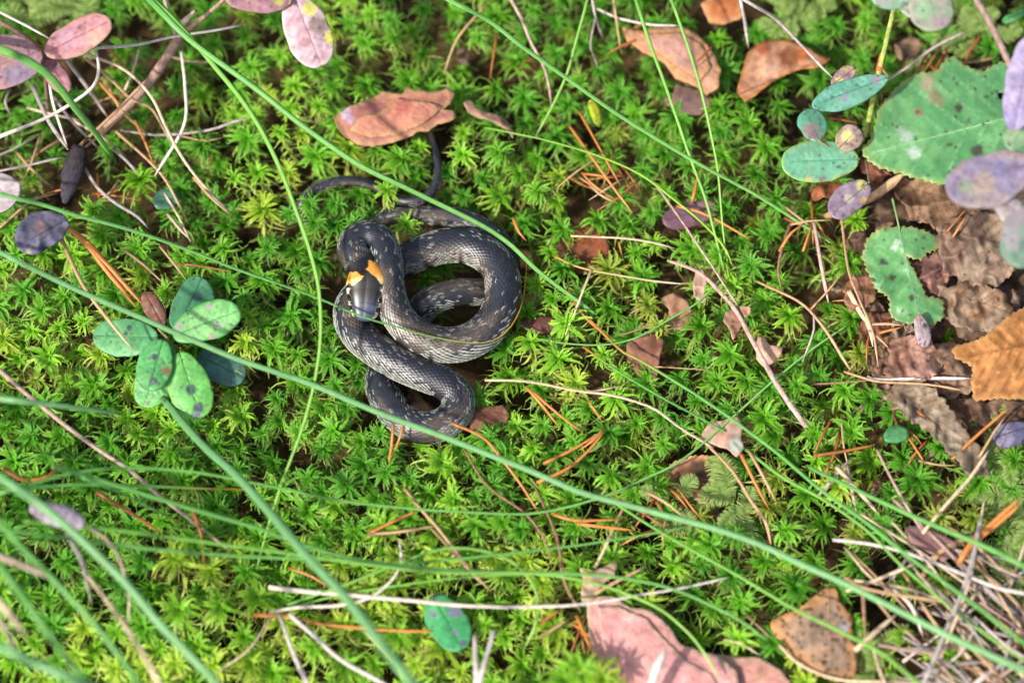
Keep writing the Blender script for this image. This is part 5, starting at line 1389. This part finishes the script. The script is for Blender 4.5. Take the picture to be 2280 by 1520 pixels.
# shoots the photograph shows plainly: place, radius in pixels, shade
SEEN = [(310, 405, 62, 2), (585, 470, 62, 3), (640, 385, 40, 3), (905, 500, 40, 2), (862, 425, 42, 2), (800, 430, 40, 0), (745, 455, 42, 0), (890, 355, 52, 1), (840, 335, 34, 1), (560, 150, 48, 1), (450, 215, 46, 2),
        (1030, 345, 46, 2), (1110, 340, 44, 1), (1195, 355, 42, 1), (1110, 440, 50, 2), (1250, 510, 46, 1), (1195, 425, 42, 1), (1290, 660, 44, 1), (1355, 690, 50, 1), (1430, 620, 56, 1), (1400, 505, 44, 1), (1240, 800, 56, 2), (1180, 765, 44, 2), (1130, 845, 52, 2),
        (1560, 730, 48, 1), (1625, 790, 50, 1), (1600, 850, 48, 1), (1660, 850, 42, 1), (1700, 670, 46, 1), (1755, 705, 52, 2), (1655, 625, 44, 2), (1610, 350, 44, 1), (1665, 275, 46, 1), (1600, 240, 46, 1), (1705, 330, 52, 1), (1600, 90, 40, 1), (1830, 65, 44, 0), (1860, 60, 40, 0), (1800, 100, 42, 0),
        (1775, 860, 44, 1), (1630, 635, 40, 2), (1880, 870, 50, 1), (1935, 890, 46, 0), (1700, 930, 58, 1), (1815, 965, 52, 1), (1895, 960, 50, 1), (1985, 920, 52, 0), (1720, 970, 46, 1), (1600, 570, 44, 1), (1670, 590, 48, 0), (1710, 520, 46, 0),
        (1795, 1105, 46, 1), (1750, 1180, 46, 1), (1830, 1170, 50, 1), (1985, 1100, 42, 0), (1970, 1170, 48, 0), (1905, 1260, 48, 0), (1770, 1310, 54, 0), (1720, 1430, 52, 0), (1650, 1340, 48, 1), (2040, 1070, 62, 0), (2010, 1020, 46, 0), (1580, 1210, 46, 1), (1545, 1210, 40, 1), (1700, 1250, 46, 1),
        (400, 1360, 60, 2), (470, 1270, 50, 3), (390, 1245, 58, 3), (490, 1350, 56, 2), (570, 1330, 50, 2), (980, 1030, 52, 2), (1010, 1110, 46, 2), (1060, 1170, 50, 1), (1130, 1110, 40, 0), (1160, 1180, 46, 0), (1270, 1110, 50, 1), (1360, 1060, 46, 1), (1440, 1040, 52, 1), (1355, 1160, 44, 1), (1290, 1490, 60, 2), (1340, 1512, 60, 3), (1255, 1515, 56, 2), (980, 1440, 52, 3), (1160, 1480, 52, 2), (700, 1440, 50, 2), (610, 1500, 56, 2), (700, 497, 42, 0), (745, 505, 42, 0), (792, 498, 40, 0), (826, 482, 36, 0), (690, 455, 34, 0)]
for (u, v, r, s) in SEEN:
    grid.setdefault((int(u // 60), int(v // 60)), []).append((u, v, r * 1.12)); cand.append((u, v, r, s, 1))


def blocked(u, v, r):
    d = np.hypot(SPX[:, 0] - u, SPX[:, 1] - v)
    if (d < SPX[:, 2] * 0.92 + 0.30 * r).any():
        return True
    for ol in SHEETS:
        lo, hi = BOX[id(ol)]
        if lo[0] < u < hi[0] and lo[1] < v < hi[1] and inside(ol, [u], [v])[0] and segdist(ol, [u], [v]).min() > 9:
            return True
    return False


def SPC(u, v):
    return 1.22 + 0.30 * (float(fbm(u / 180 + 44, v / 180 + 5, 2)) - 0.5) + (0.12 if u > 1250 else 0.0) - (0.14 if (u < 1200 and v > 950) else 0.0)


SPX_c = catmull(SNAKE_PX, 700)
SPX = SPX_c[:, :3]
# the part of the tail that moss has grown over in the photograph
hid = (SPX[:, 0] > 690) & (SPX[:, 0] < 860) & (SPX[:, 1] > 470) & (SPX[:, 1] < 505) & (SPX[:, 2] < 22)
SPX = SPX[~hid]
BOX = {id(ol): (ol.min(0), ol.max(0)) for ol in SHEETS}
GAPS = [(1320, 420, 62), (1300, 555, 60), (1440, 800, 55), (1210, 722, 42), (1640, 765, 26), (1545, 1065, 62), (1752, 770, 30), (1420, 1165, 48), (1040, 130, 40), (1070, 170, 36), (1240, 280, 26), (330, 70, 40), (550, 820, 34), (1840, 640, 36), (1960, 640, 30), (1330, 1320, 34), (960, 1330, 30), (1860, 1140, 40), (1700, 750, 24), (1290, 1400, 34), (1770, 1010, 30), (195, 400, 34), (560, 1005, 22), (1500, 560, 26), (800, 420, 1), (1840, 520, 50), (470, 160, 18), (1560, 60, 30)]
for _ in range(26000):
    u = pr_.uniform(U0, U1); v = pr_.uniform(V0, V1)
    r = pr_.uniform(31, 60) * (1.0 + 0.12 * (v / 1520 - 0.5))
    if not far_enough(u, v, r * SPC(u, v)):
        continue
    p = 1.0
    if inside(LITTER, [u], [v])[0]: p = 0.05
    elif inside(STRAWHEAP, [u], [v])[0]: p = 0.22
    elif inside(TWIGS, [u], [v])[0]: p = 0.45
    elif u > 1980 and 60 < v < 330: p = 0.4
    for (gx_, gy_, gr_) in GAPS:
        if (u - gx_) ** 2 + (v - gy_) ** 2 < gr_ ** 2: p = 0.0
    if pr_.random() > p or blocked(u, v, r):
        grid.setdefault((int(u // 60), int(v // 60)), []).append((u, v, r * 0.6))
        continue
    y = 0.12 + 0.50 * v / 1520 + 1.3 * (float(fbm(u / 260 + 8, v / 260, 3)) - 0.5) + pr_.normal(0, 0.14) - 0.12 * (u > 1500)
    s = 0 if y < 0.22 else 1 if y < 0.42 else 2 if y < 0.62 else 3 if y < 0.85 else 2
    if u > 1350 and v > 550 and pr_.random() < 0.18: s = 4
    if inside(TWIGS, [u], [v])[0]: s = 0
    grid.setdefault((int(u // 60), int(v // 60)), []).append((u, v, r * SPC(u, v))); cand.append((u, v, r, s, 0))

shoots = []
for (u, v, r, s, seen) in cand:
    z = float(terrain(u, v)) + pr_.normal(0, 2.2) - 1.0 + (1.5 if seen else 0)
    ds_ = (np.hypot(SPX[:, 0] - u, SPX[:, 1] - v) - SPX[:, 2]).min()
    if seen and ds_ < 8: z = max(z, 4.0)
    if seen and 1230 < u < 1400 and v > 1450: z = 15.0
    if ds_ < 60 and not seen: z = min(z, 0.0) - 1.5
    if inside(TWIGS, [u], [v])[0]: z -= 3.5
    if u > 1850 and 330 < v < 1000: z = min(z, 1.0)
    shoots.append((u, v, z, r, s, seen))
inview = [i for i, q in enumerate(shoots) if -10 < q[0] < 2290 and -10 < q[1] < 1530]
inview.sort(key=lambda i: -(shoots[i][3] + 3 * shoots[i][2] + (60 if shoots[i][5] else 0)))
single_out = set(inview[:300])
print("moss shoots:", len(shoots), "in view", len(inview))

stuffv, stufff, stuffc = [], [], []
nb = 0
STAR_NP = {}
for s in range(NV):
    for k in range(5):
        STAR_NP[(s, k)] = star(s * 31 + k * 7 + 1, k)
STEM_NP = {(s, k): strips_only for (s, k), strips_only in (((s, k), stem_mesh(s * 31 + k * 7 + 1, k)) for s in range(2) for k in range(5))}


def put(data, M, loc):
    global nb
    v, f, c = data
    stuffv.append(v @ M.T + loc); stuffc.append(c)
    f = np.array([q for q in f if len(q) == 4] if isinstance(f, list) else f)
    stufff.append(f + nb); nb += len(v)


def rotm(tx, ty, rz, sc_):
    from mathutils import Euler
    return np.array(Euler((tx, ty, rz), 'XYZ').to_matrix()) * sc_


for i, (u, v, z, r, s, seen) in enumerate(shoots):
    loc = P(u, v, z)
    sc_ = r * mpp(z) / 0.0056
    k = int(pr_.integers(NV)); rz = pr_.random() * 6.28
    tx, ty = pr_.normal(0, 0.22), pr_.normal(0, 0.22)
    if i in single_out:
        o = bpy.data.objects.new("moss_shoot", None); o.empty_display_size = 0.003
        COL.objects.link(o)
        o.location = loc; o.rotation_euler = (tx, ty, rz); o.scale = (sc_,) * 3
        l1, l2 = beside(u, v)
        size = "large" if r > 50 else "small" if r < 38 else "medium"
        lb = f"{size} {SHADE_WORD[s]} moss star by {l1} towards {l2}"
        tag(o, lb, "moss", lb.replace("moss star", "moss stars"))
        obj("head", HEADS[(k, s)], o)
        obj("stem", STEMS[(k % 2, s)], o)
    else:
        M = rotm(tx, ty, rz, sc_)
        put(STAR_NP[(k, s)], M, loc)
        put(STEM_NP[(k % 2, s)], M, loc)
# the lower storey: older, duller shoots and loose branches between the heads
for _ in range(900):
    u = pr_.uniform(U0, U1); v = pr_.uniform(V0, V1)
    if inside(LITTER, [u], [v])[0] or (pr_.random() < 0.6 and inside(STRAWHEAP, [u], [v])[0]): continue
    if (np.hypot(SPX[:, 0] - u, SPX[:, 1] - v) < SPX[:, 2] + 4).any(): continue
    z = float(terrain(u, v)) - pr_.uniform(6, 13)
    M = rotm(pr_.normal(0, 0.4), pr_.normal(0, 0.4), pr_.random() * 6.28, pr_.uniform(28, 46) * mpp(z) / 0.0056)
    put(STAR_NP[(int(pr_.integers(NV)), int(pr_.choice([0, 1, 1, 4])))], M, P(u, v, z))
mc = obj("moss_carpet", mesh("moss_carpet", np.vstack(stuffv), np.vstack(stufff), np.vstack(stuffc), M_MOSS))
tag(mc, "dense carpet of green moss between the larger shoots", "moss", kind="stuff")

# pale feathery moss in the right margin
fv, ff, fc = [], [], []
nb2 = 0
fr = np.random.default_rng(77)
def feather(u, v, z, L, az, col0, col1):
    """One feathery frond: a stem with two rows of small leaves."""
    global nb2
    sp = []
    b = P(u, v, z)
    for i in range(26):
        t = i / 26
        for sg in (-1, 1):
            base = (b[0] + math.cos(az) * L * t, b[1] + math.sin(az) * L * t, b[2] + 0.0012 * math.sin(t * 3))
            sp.append((base, az + sg * (1.15 - 0.5 * t) + fr.normal(0, 0.12), 0.25, -0.3, L * 0.34 * math.sin(math.pi * (0.12 + 0.86 * t)) + 0.0006, 0.0004, sg * 0.2))
    v_, f_, c_ = strips(sp, fr, hx(col0), hx(col1))
    fv.append(v_); ff.append(f_ + nb2); fc.append(c_); nb2 += len(v_)


for (cx, cy, sx, sy, n_) in ((2230, 1060, 60, 60, 26), (2240, 1260, 50, 60, 22), (1640, 1110, 40, 45, 12), (2140, 70, 90, 60, 22), (1760, 40, 60, 40, 12), (120, 30, 70, 50, 22), (1940, 1460, 40, 40, 9), (2240, 940, 40, 30, 8), (1480, 1130, 30, 30, 5), (2330, 1150, 80, 120, 20)):
    for _ in range(n_):
        u, v = fr.normal(cx, sx * 0.6), fr.normal(cy, sy * 0.6)
        if (np.hypot(SPX[:, 0] - u, SPX[:, 1] - v) < SPX[:, 2] + 20).any(): continue
        feather(u, v, float(terrain(u, v)) - 1 + fr.normal(0, 1), fr.uniform(0.006, 0.011), fr.random() * 6.28, '#7a9c46', '#b0c878')
fm = obj("feather_moss", mesh("feather_moss", np.vstack(fv), np.vstack(ff), np.vstack(fc), M_MOSS))
tag(fm, "pale grey green feathery moss in patches among the straw", "moss", kind="stuff")
